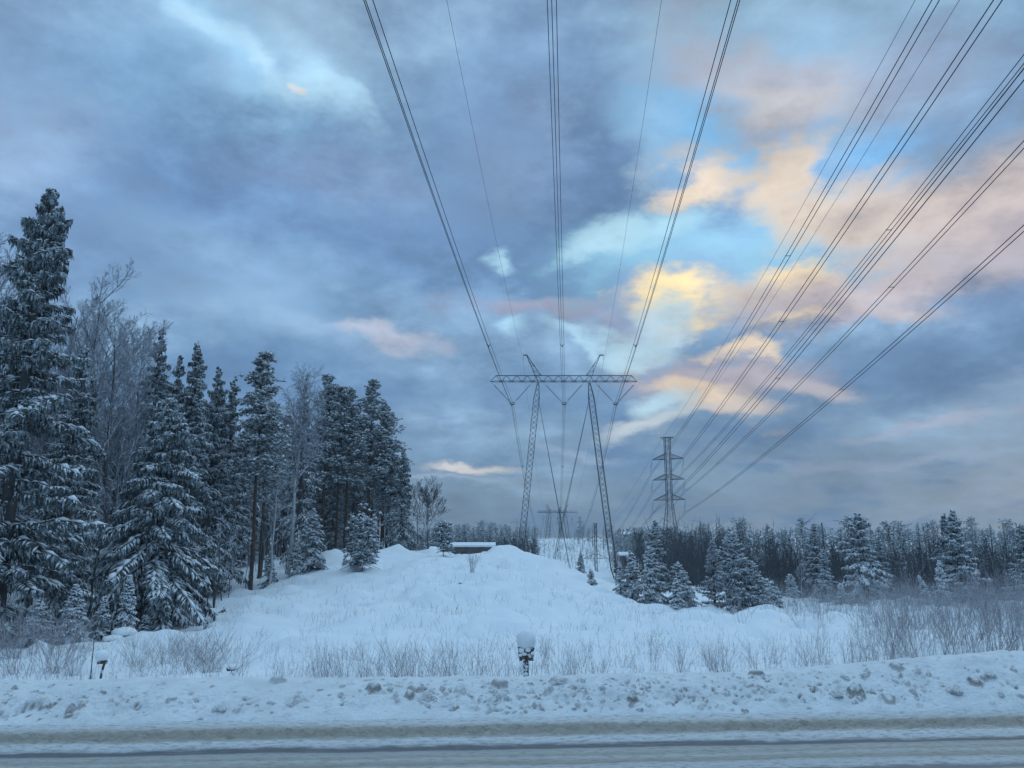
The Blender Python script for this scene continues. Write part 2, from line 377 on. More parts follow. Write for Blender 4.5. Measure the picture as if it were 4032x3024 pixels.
def hgt(x, y):
    x = np.asarray(x, float); y = np.asarray(y, float)
    h = base_h(x, y); nn = y - .07 * x
    far = np.clip((y - 60) / 100, 0, 1)
    h = h + (fbm(x * .12, y * .12, 3) * .35 + fbm(x * .55, y * .55, 4, .55) * .38) * np.clip((nn - 17) / 8, 0, 1) * (1 + far * 1.5)
    h = h + np.clip(vn(x * .9 + 11, y * 1.1) - .10, 0, 1) * .8 * np.clip((nn - 19) / 4, 0, 1) + fbm(x * 2.1 + 40, y * 2.1, 4, .6) * .12 * np.clip((nn - 17) / 3, 0, 1)
    h = h + gro(x, y, 1575, 54, 1.5, 1.5, .55) + gro(x, y, 1985, 55, 1.6, 1.8, .55) + gro(x, y, 1330, 55, 1.3, 1.5, .25)
    h = h + gro(x, y, 2250, 225, 5, 12, 1.6) + gro(x, y, 2205, 240, 4, 12, 1.2) + gro(x, y, 2400, 190, 4, 10, 1.0)
    h = h * np.clip((nn - 15.2) / 1.2, 0, 1)
    # road bed lies lower; the verge on this side is a raised bank
    h = np.where(nn < 15.3, -.08, h) + np.clip((8.5 - nn) / 3.5, 0, 1) * 1.6
    return h
def hz(x, y): return float(hgt(np.array([x]), np.array([y]))[0])
def ground_at(px, Y): x = (px - 2016) / 3095 * Y; return (x, Y, hz(x, Y))

t = np.linspace(-1, 1, 620); gx = 3.0 + 14 * np.sinh(t * 6.2) * .82
ty = np.linspace(-1, 1, 700); gy = 33 + 11 * np.sinh(ty * 6.4)
gx = np.sort(gx); GX, GY = np.meshgrid(gx, gy)
GZ = hgt(GX, GY)
nx, ny = len(gx), len(gy)
ix = np.arange(ny - 1)[:, None] * nx + np.arange(nx - 1)[None]
q = np.stack([ix, ix + 1, ix + nx + 1, ix + nx], -1).reshape(-1, 4)
a = Acc(); a.add(np.stack([GX, GY, GZ], -1), q)
g = build('ground', a, M_snow, smooth=True); tag(g, kind='structure')

# road, in its own frame: n across (away from camera), s along
RA = math.atan(.07)
def road_pt(s, n): return (s * math.cos(RA) - (n * math.sin(RA)) * 0 , 0)
def rs_to_xy(s, n):
    # n = Y - .07 X
    return s, n + .07 * s
M_road = bpy.data.materials.new('packed_snow_road'); M_road.use_nodes = True
t_ = M_road.node_tree; b_ = t_.nodes['Principled BSDF']; b_.inputs['Roughness'].default_value = .6; b_.inputs['Specular IOR Level'].default_value = .3
tcn = t_.nodes.new('ShaderNodeTexCoord')
mp = t_.nodes.new('ShaderNodeMapping'); mp.inputs['Rotation'].default_value = (0, 0, -RA); t_.links.new(tcn.outputs['Object'], mp.inputs[0])
sp = t_.nodes.new('ShaderNodeSeparateXYZ'); t_.links.new(mp.outputs[0], sp.inputs[0])
def rn(sx, sy, det=6, rough=.6, off=0):
    m = t_.nodes.new('ShaderNodeMapping'); m.inputs['Scale'].default_value = (sx, sy, 1); m.inputs['Location'].default_value = (off, off, 0); t_.links.new(mp.outputs[0], m.inputs[0])
    n = t_.nodes.new('ShaderNodeTexNoise'); n.inputs['Scale'].default_value = 1; n.inputs['Detail'].default_value = det; n.inputs['Roughness'].default_value = rough; t_.links.new(m.outputs[0], n.inputs['Vector']); return n.outputs[0]
def rm(op, a, b=0.0):
    n = t_.nodes.new('ShaderNodeMath'); n.operation = op
    for i, v in enumerate((a, b)):
        if isinstance(v, (int, float)): n.inputs[i].default_value = v
        else: t_.links.new(v, n.inputs[i])
    return n.outputs[0]
wob = rm('MULTIPLY', rm('SUBTRACT', rn(.35, 1.2, 6, .65, 3), .5), .34)
wob2 = rm('MULTIPLY', rm('SUBTRACT', rn(2.2, 9, 6, .7, 9), .5), .30)
nn_ = rm('ADD', rm('ADD', sp.outputs[1], wob), wob2)
ramp = t_.nodes.new('ShaderNodeValToRGB'); mr = t_.nodes.new('ShaderNodeMapRange'); mr.inputs[1].default_value = 8.0; mr.inputs[2].default_value = 15.0
t_.links.new(nn_, mr.inputs[0]); t_.links.new(mr.outputs[0], ramp.inputs[0])
stops = [(8.0, (.42, .43, .43)), (9.8, (.42, .42, .42)), (10.0, (.22, .23, .25)), (10.2, (.42, .42, .42)), (11.25, (.50, .52, .54)), (11.38, (.22, .23, .26)), (11.52, (.24, .25, .28)), (11.62, (.60, .64, .69)),
         (11.85, (.60, .63, .67)), (11.98, (.38, .36, .33)), (12.15, (.46, .46, .44)), (12.3, (.56, .58, .60)), (12.42, (.42, .41, .38)), (12.6, (.50, .51, .51)), (12.82, (.42, .43, .45)), (12.90, (.15, .16, .19)), (13.02, (.17, .18, .205)), (13.12, (.62, .66, .72)),
         (13.34, (.70, .74, .80)), (13.46, (.50, .50, .49)), (13.62, (.40, .385, .36)), (13.95, (.35, .335, .305)), (14.25, (.43, .42, .40)), (14.50, (.66, .69, .73)), (15.0, (.78, .81, .87))]
e = ramp.color_ramp.elements
while len(e) < len(stops): e.new(.5)
for el, (p_, c_) in zip(e, stops): el.position = (p_ - 8) / 7; el.color = (*c_, 1)
mx = t_.nodes.new('ShaderNodeMix'); mx.data_type = 'RGBA'; t_.links.new(ramp.outputs[0], mx.inputs[6]); mx.inputs[7].default_value = (.66, .70, .76, 1)
r1 = t_.nodes.new('ShaderNodeMapRange'); r1.inputs[1].default_value = .56; r1.inputs[2].default_value = .74; r1.inputs[4].default_value = .5; t_.links.new(rn(.8, 14, 7, .65, 21), r1.inputs[0]); t_.links.new(r1.outputs[0], mx.inputs[0])
mx2 = t_.nodes.new('ShaderNodeMix'); mx2.data_type = 'RGBA'; t_.links.new(mx.outputs[2], mx2.inputs[6]); mx2.inputs[7].default_value = (.24, .22, .19, 1)
r2 = t_.nodes.new('ShaderNodeMapRange'); r2.inputs[1].default_value = .50; r2.inputs[2].default_value = .62; r2.inputs[4].default_value = .75; t_.links.new(rn(5, 16, 8, .75, 33), r2.inputs[0]); t_.links.new(r2.outputs[0], mx2.inputs[0])
t_.links.new(mx2.outputs[2], b_.inputs['Base Color'])
bp = t_.nodes.new('ShaderNodeBump'); bp.inputs['Strength'].default_value = .9; bp.inputs['Distance'].default_value = .06; t_.links.new(rn(14, 30, 7, .7, 2), bp.inputs['Height']); t_.links.new(bp.outputs[0], b_.inputs['Normal'])
def grid(name, s, n, zf, mat, kind='structure', smooth_=True, label=None):
    S, Nn = np.meshgrid(s, n); Xx, Yy = S, Nn + .07 * S; Zz = zf(S, Nn)
    w, h_ = len(s), len(n); ii = np.arange(h_ - 1)[:, None] * w + np.arange(w - 1)[None]
    a = Acc(); a.add(np.stack([Xx, Yy, Zz], -1), np.stack([ii, ii + 1, ii + w + 1, ii + w], -1).reshape(-1, 4))
    return tag(build(name, a, mat, smooth=smooth_), kind=kind)
def road_z(S, Nn):
    sl_ = np.exp(-((Nn - 13.95) / .42) ** 2)
    z = fbm(S * .5, Nn * 1.5, 3) * .02 + fbm(S * 9, Nn * 14, 3, .6) * .10 * sl_ + .018 * sl_
    z = z - .025 * np.exp(-((Nn - 12.95) / .14) ** 2) - .02 * np.exp(-((Nn - 11.5) / .14) ** 2) + .03 * np.exp(-((Nn - 13.4) / .2) ** 2)
    return z + np.clip((Nn - 14.3) / .7, 0, 1) * .06
sfar = np.concatenate([-np.geomspace(600, 16, 60), np.linspace(-15.9, 16, 900), np.geomspace(16.1, 600, 60)])
grid('road', sfar, np.concatenate([np.linspace(6.2, 10.8, 12), np.linspace(10.9, 15.1, 110)]), road_z, M_road)

# ploughed bank
M_bank = material('ploughed_snow', (.80, .84, .90), .7, (.70, .74, .80), 2.0, .8, 14, .2, var2=(.50, .475, .44), v2=(.63, .74), v2scale=3.2)
def bank_z(S, Nn):
    top = .44 + .04 * np.clip(-S / 15, 0, 1) + np.clip((S - 4.5) / 6, 0, 1) * .40 + .04 * fbm(S * .35, S * 0, 3)
    foot = 14.75 + .12 * fbm(S * .6, S * 0 + 4, 3); r = np.clip((Nn - foot) / (16.1 - foot), 0, 1)
    prof = r ** .75
    back = np.clip((18.2 - Nn) / 1.7, 0, 1); prof = np.where(Nn > 16.4, back * back * (3 - 2 * back), prof)
    side = np.clip((1 - np.abs(r - .45) * 1.6), 0, 1)
    b = np.abs(vn(S * 2.3, Nn * 3.5)) * .10 + np.abs(vn(S * 5.1 + 9, Nn * 7)) * .10 + fbm(S * 9, Nn * 12, 3, .6) * .05
    pits = np.clip(vn(S * 3.2 + 50, Nn * 4.6) - .16, 0, 1) * -.38 + np.clip(vn(S * 6.6 + 20, Nn * 9) - .2, 0, 1) * -.22
    edge = fbm(S * 4.2, Nn * 2, 3, .6) * .035 * np.clip((Nn - 15.7) / .4, 0, 1)
    rough = .55 + .9 * np.clip(fbm(S * .5 + 3, Nn * .5, 2) + .4, 0, 1) * np.clip((9.5 - S) / 3, .35, 1)
    return -.03 + top * prof + (b - .04) * side * rough + pits * side * rough + edge + .05 * np.clip((Nn - 14.4) / .4, 0, 1)
def bank_mesh():
    S1 = np.concatenate([-np.geomspace(500, 16.3, 60), np.arange(-16, 16, .024), np.geomspace(16.1, 500, 60)]); N1 = np.concatenate([np.arange(14.45, 16.7, .024), np.arange(16.75, 18.4, .1)])
    S, Nn = np.meshgrid(S1, N1); Z = bank_z(S, Nn); D = np.zeros_like(Z); rng = np.random.RandomState(91); i0 = 60; j1 = int((16.7 - 14.45) / .024)
    for k in range(3000):
        s0 = rng.uniform(-14.5, 14.5); q = rng.beta(1.6, 1.9); n0 = 14.85 + 1.55 * q; big = k < 45; dens = .5 + vn(np.array(s0 * .45 + 8), np.array(n0 * .8))
        if s0 > 8.5 and rng.rand() < .75: continue
        if rng.rand() > dens * 1.5: continue
        r = rng.uniform(.08, .19) if big else rng.uniform(.018, .055) * (1.3 - .4 * q); hgt_ = r * rng.uniform(.5, .95); pit = (not big) and rng.rand() < .30
        rr = int(r * 2.2 / .024) + 2; ci = i0 + int((s0 + 16) / .024); cj = int((n0 - 14.45) / .024); a0, a1, b0, b1 = max(cj - rr, 0), min(cj + rr, j1), ci - rr, ci + rr
        if a1 <= a0: continue
        ss, nn2 = S[a0:a1, b0:b1], Nn[a0:a1, b0:b1]; an = rng.uniform(0, 3.1); dx = (ss - s0); dy = (nn2 - n0); e = rng.uniform(1, 1.6); u = dx * math.cos(an) + dy * math.sin(an); v = (-dx * math.sin(an) + dy * math.cos(an)) * e
        d = np.sqrt(u * u + v * v) / r * (1 + .5 * vn(ss * 22, nn2 * 22)); b = np.sqrt(np.clip(1 - d ** 2, 0, 1))
        if pit: Z[a0:a1, b0:b1] -= b * hgt_ * .8; D[a0:a1, b0:b1] = np.maximum(D[a0:a1, b0:b1], b * rng.uniform(.2, 1.0))
        else:
            Z[a0:a1, b0:b1] += b * hgt_ * .9
            if rng.rand() < .45 or big: D[a0:a1, b0:b1] = np.maximum(D[a0:a1, b0:b1], np.clip(1.15 - np.abs(d - .85) * 2.5, 0, 1) * (nn2 < n0 + r * .3) * rng.uniform(.3, .95))
    w, h_ = len(S1), len(N1); ii = np.arange(h_ - 1)[:, None] * w + np.arange(w - 1)[None]
    a = Acc(); a.add(np.stack([S, Nn + .07 * S, Z], -1), np.stack([ii, ii + 1, ii + w + 1, ii + w], -1).reshape(-1, 4)); o = build('snow_bank', a, M_bank, smooth=True); tag(o, kind='structure')
    at_ = o.data.attributes.new('dirt', 'FLOAT', 'POINT'); at_.data.foreach_set('value', D.astype(np.float32).ravel())
bank_mesh()
t9 = M_bank.node_tree; b9 = t9.nodes['Principled BSDF']; src = b9.inputs['Base Color'].links[0].from_socket
an9 = t9.nodes.new('ShaderNodeAttribute'); an9.attribute_name = 'dirt'; x9 = t9.nodes.new('ShaderNodeMix'); x9.data_type = 'RGBA'
t9.links.new(an9.outputs['Fac'], x9.inputs[0]); t9.links.new(src, x9.inputs[6]); x9.inputs[7].default_value = (.20, .17, .15, 1); t9.links.new(x9.outputs[2], b9.inputs['Base Color'])

# ------------------------------------------------------------------ steelwork
def lattice(acc, levels, r_leg, r_br, style='X', rings=True):
    """levels: list of (centre(3), half a, half b) with corner offsets in x and y"""
    cs = []
    for c, hx, hy in levels:
        c = np.array(c, float); cs.append([c + np.array(o) for o in ((hx, hy, 0), (-hx, hy, 0), (-hx, -hy, 0), (hx, -hy, 0))])
    A, B, A2, B2 = [], [], [], []
    for i in range(len(cs) - 1):
        for k in range(4):
            A.append(cs[i][k]); B.append(cs[i + 1][k]); k2 = (k + 1) % 4
            if style == 'X' or (i + k) % 2: A2.append(cs[i][k]); B2.append(cs[i + 1][k2])
            if style == 'X' or not (i + k) % 2: A2.append(cs[i][k2]); B2.append(cs[i + 1][k])
            if rings: A2.append(cs[i + 1][k]); B2.append(cs[i + 1][k2])
    tubes(acc, A, B, r_leg, r_leg, 4); tubes(acc, A2, B2, r_br, r_br, 4)
def lerp(a, b, t): return [a[i] + (b[i] - a[i]) * t for i in range(3)]
def ins_string(acc, p0, p1, f0=.18, f1=.93, step=.17, r=.13):
    p0 = np.array(p0, float); p1 = np.array(p1, float); L = np.linalg.norm(p1 - p0); d = (p1 - p0) / L
    tubes(acc, [p0], [p1], .02, .02, 4)
    ts = np.arange(L * f0, L * f1, step); C = p0 + ts[:, None] * d
    spind(acc, C - d * .05, C + d * .05, r, 8)
def portal(loc, label, half_leg_top=4.5, half_leg_bot=8.2, span=12.95, h=34.2, detail=1.0, gl=0.0, gr=0.0, group=None, rz=0, guys=True, k=1.0, horn=True):
    """guyed portal tower with a 26 m beam, origin on the ground under its centre; beam level h"""
    root = thing('guyed_portal_tower', loc, label, 'power pylon', group, rz)
    step = 1.0 / detail
    for sgn, gz in ((-1, gl), (1, gr)):
        a = Acc(); top = (sgn * half_leg_top, 0, h - .15); bot = (sgn * half_leg_bot, 0, gz); n = int((h - gz) / (.95 / detail)); lv = []
        for i in range(n + 1):
            tt = i / n; zt = (h - gz) * tt; w = .5
            if zt < 2: w = .12 + .38 * zt / 2
            if h - gz - zt < 2.8: w = .12 + .38 * (h - gz - zt) / 2.8
            lv.append((lerp(bot, top, tt), w * k, w * k))
        lattice(a, lv, .05 * k, .021 * k, 'X' if detail >= 1 else 'Z', rings=False)
        boxes(a, (bot[0] - .4, -.4, bot[2] - .5), (bot[0] + .4, .4, bot[2] + .15))
        build('leg', a, M_steel, root)
    a = Acc(); nb = int(28 * min(detail, 1)); xb = np.linspace(-span, span, nb // 2 * 2 + 1)
    zb, zt = h, h + 1.05; hw = .55 * k
    def tubel(P, Q, r): tubes(a, P, Q, r, r, 4)
    xt = np.linspace(-span + 1, span - 1, nb // 2)
    for s in (-1, 1):
        tubel([(-span, 0, zb)], [(-span + 1, s * hw, zb)], .055 * k); tubel([(span, 0, zb)], [(span - 1, s * hw, zb)], .055 * k)
        tubel([(-span + 1, s * hw, zb)], [(span - 1, s * hw, zb)], .055 * k)
        tubel([(-span + 1, s * .16, zt)], [(span - 1, s * .16, zt)], .045 * k)
        tubel([(-span, 0, zb)], [(-span + 1, s * .16, zt)], .04 * k); tubel([(span, 0, zb)], [(span - 1, s * .16, zt)], .04 * k)
        for i in range(len(xt) - 1):
            xm = (xt[i] + xt[i + 1]) / 2
            tubel([(xt[i], s * .16, zt)], [(xm, s * hw, zb)], .028 * k); tubel([(xm, s * hw, zb)], [(xt[i + 1], s * .16, zt)], .028 * k)
            tubel([(xt[i], s * hw, zb)], [(xt[i + 1], -s * hw, zb)], .022 * k)
    build('crossbeam', a, M_steel, root)
    if horn:
        for s in (-1, 1):
            a = Acc(); b0 = (s * 4.6, 0, h + .1); tp = (s * 6.45, 0, h + 4.75)
            ax = [(s * 3.95, s * 5.05), (s * 4.6, s * 5.35), (s * 5.15, s * 5.72), (s * 5.65, s * 6.05), (s * 6.15, s * 6.35), (s * 6.42, s * 6.55)]; zz_ = [h + 1.1, h + 1.9, h + 2.8, h + 3.5, h + 4.3, h + 4.75]
            for i in range(5):
                w0, w1 = .45 - .07 * i, .45 - .07 * (i + 1)
                for y0, y1 in ((-w0, -w1), (w0, w1)):
                    tubes(a, [(ax[i][0], y0, zz_[i]), (ax[i][1], y0, zz_[i])], [(ax[i + 1][0], y1, zz_[i + 1]), (ax[i + 1][1], y1, zz_[i + 1])], .04 * k, .04 * k)
                    tubes(a, [(ax[i][i % 2], y0, zz_[i]), (ax[i][0], y0, zz_[i])], [(ax[i + 1][1 - i % 2], y1, zz_[i + 1]), (ax[i][1], y0, zz_[i])], .022 * k, .022 * k)
                tubes(a, [(ax[i][0], -w0, zz_[i]), (ax[i][1], -w0, zz_[i])], [(ax[i][0], w0, zz_[i]), (ax[i][1], w0, zz_[i])], .022 * k, .022 * k)
            tubes(a, [(ax[0][1], -.45, h + 1.1), (ax[0][1], .45, h + 1.1)], [(s * 4.5, -.2, h), (s * 4.5, .2, h)], .04 * k, .04 * k)
            boxes(a, (s * 6.9 - .5 if s > 0 else -7.15, -.1, h + 4.7), (s * 7.15 if s > 0 else -6.4, .1, h + 4.86))
            tubes(a, [(s * 7.05, 0, h + 4.7)], [(s * 7.12, 0, h + 3.8)], .025, .025)
            build('earth_wire_horn', a, M_steel, root)
    for i, (xl, xr, xc) in enumerate(((-span + .1, -5.4, -9.07), (-3.7, 3.7, .03), (5.4, span - .1, 9.07))):
        zy = h - 4.0
        for xe, sx in ((xl, -.35), (xr, .35)):
            a = Acc(); ins_string(a, (xe, 0, h - .05), (xc + sx, 0, zy + .25), step=.17 / min(1, detail), r=.17 * (1 if detail >= 1 else 1.5)); build('insulator_string', a, M_ins, root)
        a = Acc(); an = np.linspace(0, 2 * np.pi, 15)
        for yo in (-.12, .12):
            pp = np.stack([xc + .46 * np.cos(an), yo + 0 * an, zy + .08 + .22 * np.sin(an)], 1); tubes(a, pp[:-1], pp[1:], .035 * k, .035 * k)
        for dx in (-.23, 0, .23): tubes(a, [(xc + dx, 0, zy - .1)], [(xc + dx, 0, zy - .42 - (.35 if dx == 0 else 0))], .035 * k, .03 * k)
        boxes(a, (xc - .3, -.05, zy - .12), (xc + .3, .05, zy + .02)); build('yoke', a, M_steel, root)
    if guys:
        for s in (-1, 1):
            for yb in (-1, 1):
                a = Acc(); P0 = np.array([s * 4.55, 0, h - 2.8]); P1 = np.array([-s * (1.9 + .12 * yb), 15.0 + .8 * yb, (gl if s > 0 else gr) * .5 + .2])
                tubes(a, [P0], [P1], .035, .035, 4); build('guy_wire', a, M_wire, root)
    return root
def lattice_tower(loc, label, h=26.6, rz=0.0, group=None, k=1.0, arms=None, wtop=.5, wbot=1.5, plat=1.35, detail=1, aw=2.95, arm_z=None):
    root = thing('lattice_tower', loc, label, 'power pylon', group, rz)
    az = arm_z or [h - 4.1, h - 8.05, h - 11.9]
    kz = az[-1] - .4 if az else h * .5
    a = Acc(); lv = []; z = 0.0
    while z < h:
        w = wtop + (wbot - wtop) * max(0, (kz - z)) / kz
        lv.append(((0, 0, z), w, w)); z += max(1.45, w * 2.3) / (detail if detail < 1 else 1)
    lv.append(((0, 0, h), wtop, wtop)); lattice(a, lv, .05 * k, .019 * k, 'X', rings=detail < 1)
    for sx in (-1, 1):
        for sy in (-1, 1): boxes(a, (sx * wbot - .25, sy * wbot - .25, -.6), (sx * wbot + .25, sy * wbot + .25, .2))
    build('tower_body', a, M_steel, root)
    if detail >= 1:
        a = Acc(); zs = np.arange(h * .4, h - .3, .45)
        tubes(a, [(-.16, -wtop + .15, h * .4), (.16, -wtop + .15, h * .4)], [(-.16, -wtop + .15, h - .2), (.16, -wtop + .15, h - .2)], .015, .015)
        tubes(a, np.stack([zs * 0 - .16, zs * 0 - wtop + .15, zs], 1), np.stack([zs * 0 + .16, zs * 0 - wtop + .15, zs], 1), .012, .012); build('ladder', a, M_steel, root)
    a = Acc()
    for sy in (-1, 1):
        tubes(a, [(-plat, 0, h + .02), (-plat, 0, h + .02), (plat, 0, h + .02)], [(plat, 0, h + .02), (0, sy * wtop, h + .02), (0, sy * wtop, h + .02)], .05 * k, .05 * k)
        for sx in (-1, 1): tubes(a, [(sx * wtop, sy * wtop, h - .45)], [(sx * plat, 0, h)], .03 * k, .03 * k)
        tubes(a, [(-wtop, sy * wtop, h + .02)], [(wtop, sy * wtop, h + .02)], .04 * k, .04 * k)
    build('top_bar', a, M_steel, root)
    for zi in az:
        for s in (-1, 1):
            a = Acc(); tip = np.array([s * aw, 0, zi]); ru = np.array([s * wtop, 0, zi + 1.05])
            for sy in (-1, 1):
                b0 = np.array([s * wtop, sy * wtop, zi]); u0 = np.array([s * wtop, sy * wtop, zi + 1.1])
                tubes(a, [b0, u0], [tip, tip], .045 * k, .045 * k)
                n = 5 if detail >= 1 else 3
                for i in range(n):
                    t0, t1 = i / n, (i + 1) / n
                    tubes(a, [b0 + (tip - b0) * t0], [u0 + (tip - u0) * t1], .022 * k, .022 * k); 
                    if i: tubes(a, [b0 + (tip - b0) * t0], [u0 + (tip - u0) * t0], .022 * k, .022 * k)
            tubes(a, [(s * wtop, -wtop, zi), (s * wtop, -wtop, zi + 1.1)], [(s * wtop, wtop, zi), (s * wtop, wtop, zi + 1.1)], .03 * k, .03 * k)
            arm = build('crossarm', a, M_steel, root)
            a = Acc(); lo = (s * aw - .32, -.15, zi - 1.95); ins_string(a, (s * aw, 0, zi), lo, .25, .85, .14 if detail >= 1 else .3, .11 if detail >= 1 else .16)
            tubes(a, [(lo[0] - .25, 0, lo[2] - .28), (lo[0] - .25, 0, lo[2] - .28), (lo[0] + .25, 0, lo[2] + .05)], [(lo[0] + .25, 0, lo[2] + .05), (lo[0] - .25, 0, lo[2] - .5), (lo[0] + .25, 0, lo[2] - .15)], .03, .03)
            build('insulator_string', a, M_ins, root)
    return root
# near 400 kV tower: beam at z 30.3, legs 4.5 m either side at the top
PX0, PY0 = 9.12, 133.0
zb0 = hz(PX0, PY0); glz = hz(PX0 - 8.2, PY0) - zb0; grz = hz(PX0 + 8.2, PY0) - zb0
hb = 30.35 - zb0
portal((PX0, PY0, zb0), 'nearest and tallest guyed portal pylon, straddling the corridor behind the snowy hill', h=hb, gl=glz, gr=grz)
FX, FY = 28.7, 492.0; fz = -6.0
portal((FX, FY, fz), 'distant guyed portal pylon seen between the legs of the tall near one', h=19.2 + 6.0, half_leg_bot=8.2, gl=.5, gr=-5.0, detail=.6, k=2.0)
portal((36.5, 690, -2.0), 'faint guyed portal pylon standing just behind the distant portal pylon', h=26.2 + 2, detail=.5, gl=0, gr=0, k=2.2, guys=False)
portal((11.5, 950, 4.0), 'faintest portal pylon with only its top above the far trees', h=18.0, detail=.5, k=1.7, guys=False)
RX, RY = 30.38, 150.0; rz0 = hz(RX, RY); AL = -.504
lattice_tower((RX, RY, rz0), 'large dark three-armed lattice pylon rising behind the snowy spruces', h=22.6 - rz0, rz=AL, wbot=2.15, k=1.2, aw=3.2, arm_z=[19.0 - rz0 - .65, 15.0 - rz0 - .62, 11.1 - rz0 - .62][:3])
for px, top, base, Y, lab in ((2283, 2036, 2157, 600, 'distant three-armed lattice pylon above the snowy far slope'),
                              (2205, 2000, 2125, 620, 'distant lattice pylon overlapping the far portal pylon at its centre'),
                              (2165, 2062, 2140, 860, 'small faint lattice pylon behind the left leg of the far portal'),
                              (2129, 2093, 2142, 1100, 'tiniest faint lattice pylon in the gap right of the dark far trees')):
    x, y, zt = at(px, top, Y); zb = at(px, base, Y)[2]; kk = 2.0
    lattice_tower((x, y, zb), lab, h=zt - zb, rz=-.2, k=kk, detail=.6, aw=2.7)
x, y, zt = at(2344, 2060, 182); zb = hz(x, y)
lt = lattice_tower((x, y, zb), 'slim lattice mast with a T-shaped top coloured sunlit yellow beyond the young spruces', h=zt - zb, rz=.1, arm_z=[], wtop=.24, wbot=.75, plat=.6, detail=.9)
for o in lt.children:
    if o.name.startswith('top_bar'): o.data.materials[0] = M_sunlit

# conductors: x(t), y(t), z(t) = z0 + a t + b t^2 going back towards and past the camera; forward spans sag to the far tower
def wire_pts(p0, be, a_, b_, t0, t1, n=90):
    t = np.linspace(t0, t1, n); return np.stack([p0[0] + t * math.sin(be), p0[1] - t * math.cos(be), p0[2] + a_ * t + b_ * t * t], 1)
def span_pts(p0, p1, sag, n=70):
    t = np.linspace(0, 1, n)[:, None]; p0 = np.array(p0); p1 = np.array(p1); p = p0 + (p1 - p0) * t; p[:, 2] -= 4 * sag * (t * (1 - t))[:, 0]; return p
def wire(root, name, pts, r):
    a = Acc(); tubes(a, pts[:-1], pts[1:], r, r, 4); return build(name, a, M_wire, root)
Zc = 26.2
def triple(root, lines, r, half=.225):
    for dx, dz in ((-half, .0), (half, .0), (0, -.39)):
        a = Acc()
        for pts in lines:
            p = pts + np.array([dx, 0, dz]); tubes(a, p[:-1], p[1:], r, r, 4)
        build('conductor', a, M_wire, root)
def spacer3(root, c, half=.225):
    a = Acc(); c = np.array(c)
    q = [c + (-half, 0, 0), c + (-half * .5, 0, -.15), c + (half * .5, 0, -.15), c + (half, 0, 0), c + (0, 0, -.39), c + (0, 0, -.2)]
    tubes(a, [q[0], q[1], q[2], q[5], q[1], q[2]], [q[1], q[2], q[3], q[4], q[4], q[4]], .032, .032)
    for i in (0, 3, 4): spind(a, q[i] + (0, .12, 0), q[i] - (0, .12, 0), .06, 6)
    build('spacer', a, M_steel, root)
for i, (sx, nm) in enumerate(((-1, 'left'), (0, 'middle'), (1, 'right'))):
    p0 = np.array([PX0 + sx * 9.05, PY0, Zc]); p1 = np.array([FX + sx * 9.05, FY, 19.2 - 4.4])
    lab = {'left': 'triple-wire conductor bundle hanging from the left V of insulators on the near portal pylon',
           'middle': 'triple-wire conductor bundle hanging from the centre V of insulators on the near portal pylon',
           'right': 'triple-wire conductor bundle hanging from the right V of insulators on the near portal pylon'}[nm]
    root = thing('conductor_bundle', (0, 0, 0), lab, 'power line', 'triple conductor bundles of the portal pylon line')
    back = wire_pts(p0, -.0718, -.0005, .000309, 0, 230, 110); fw = span_pts(p0, p1, 13.5)
    triple(root, [back, fw, span_pts(p1, np.array([36.5 + sx * 9.05, 690, 21.5]), 5)], .027)
    for tt in (41.0, ): spacer3(root, wire_pts(p0, -.0718, -.0005, .000309, tt, tt, 1)[0])
    for fr in (.12, .30, .5, .7): spacer3(root, fw[int(fr * 69)])
for s in (-1, 1):
    p0 = np.array([PX0 + s * 7.12, PY0, 34.0]); p1 = np.array([FX + s * 7.1, FY, 22.8])
    root = thing('earth_wire', (0, 0, 0), 'single thin wire from the %s horn tip of the near portal pylon' % ('left' if s < 0 else 'right'), 'power line')
    a = Acc()
    for p in (wire_pts(p0, -.0718, .0057, .000475, 0, 230, 110), span_pts(p0, p1, 9.5)): tubes(a, p[:-1], p[1:], .015, .015, 4)
    build('wire', a, M_wire, root)
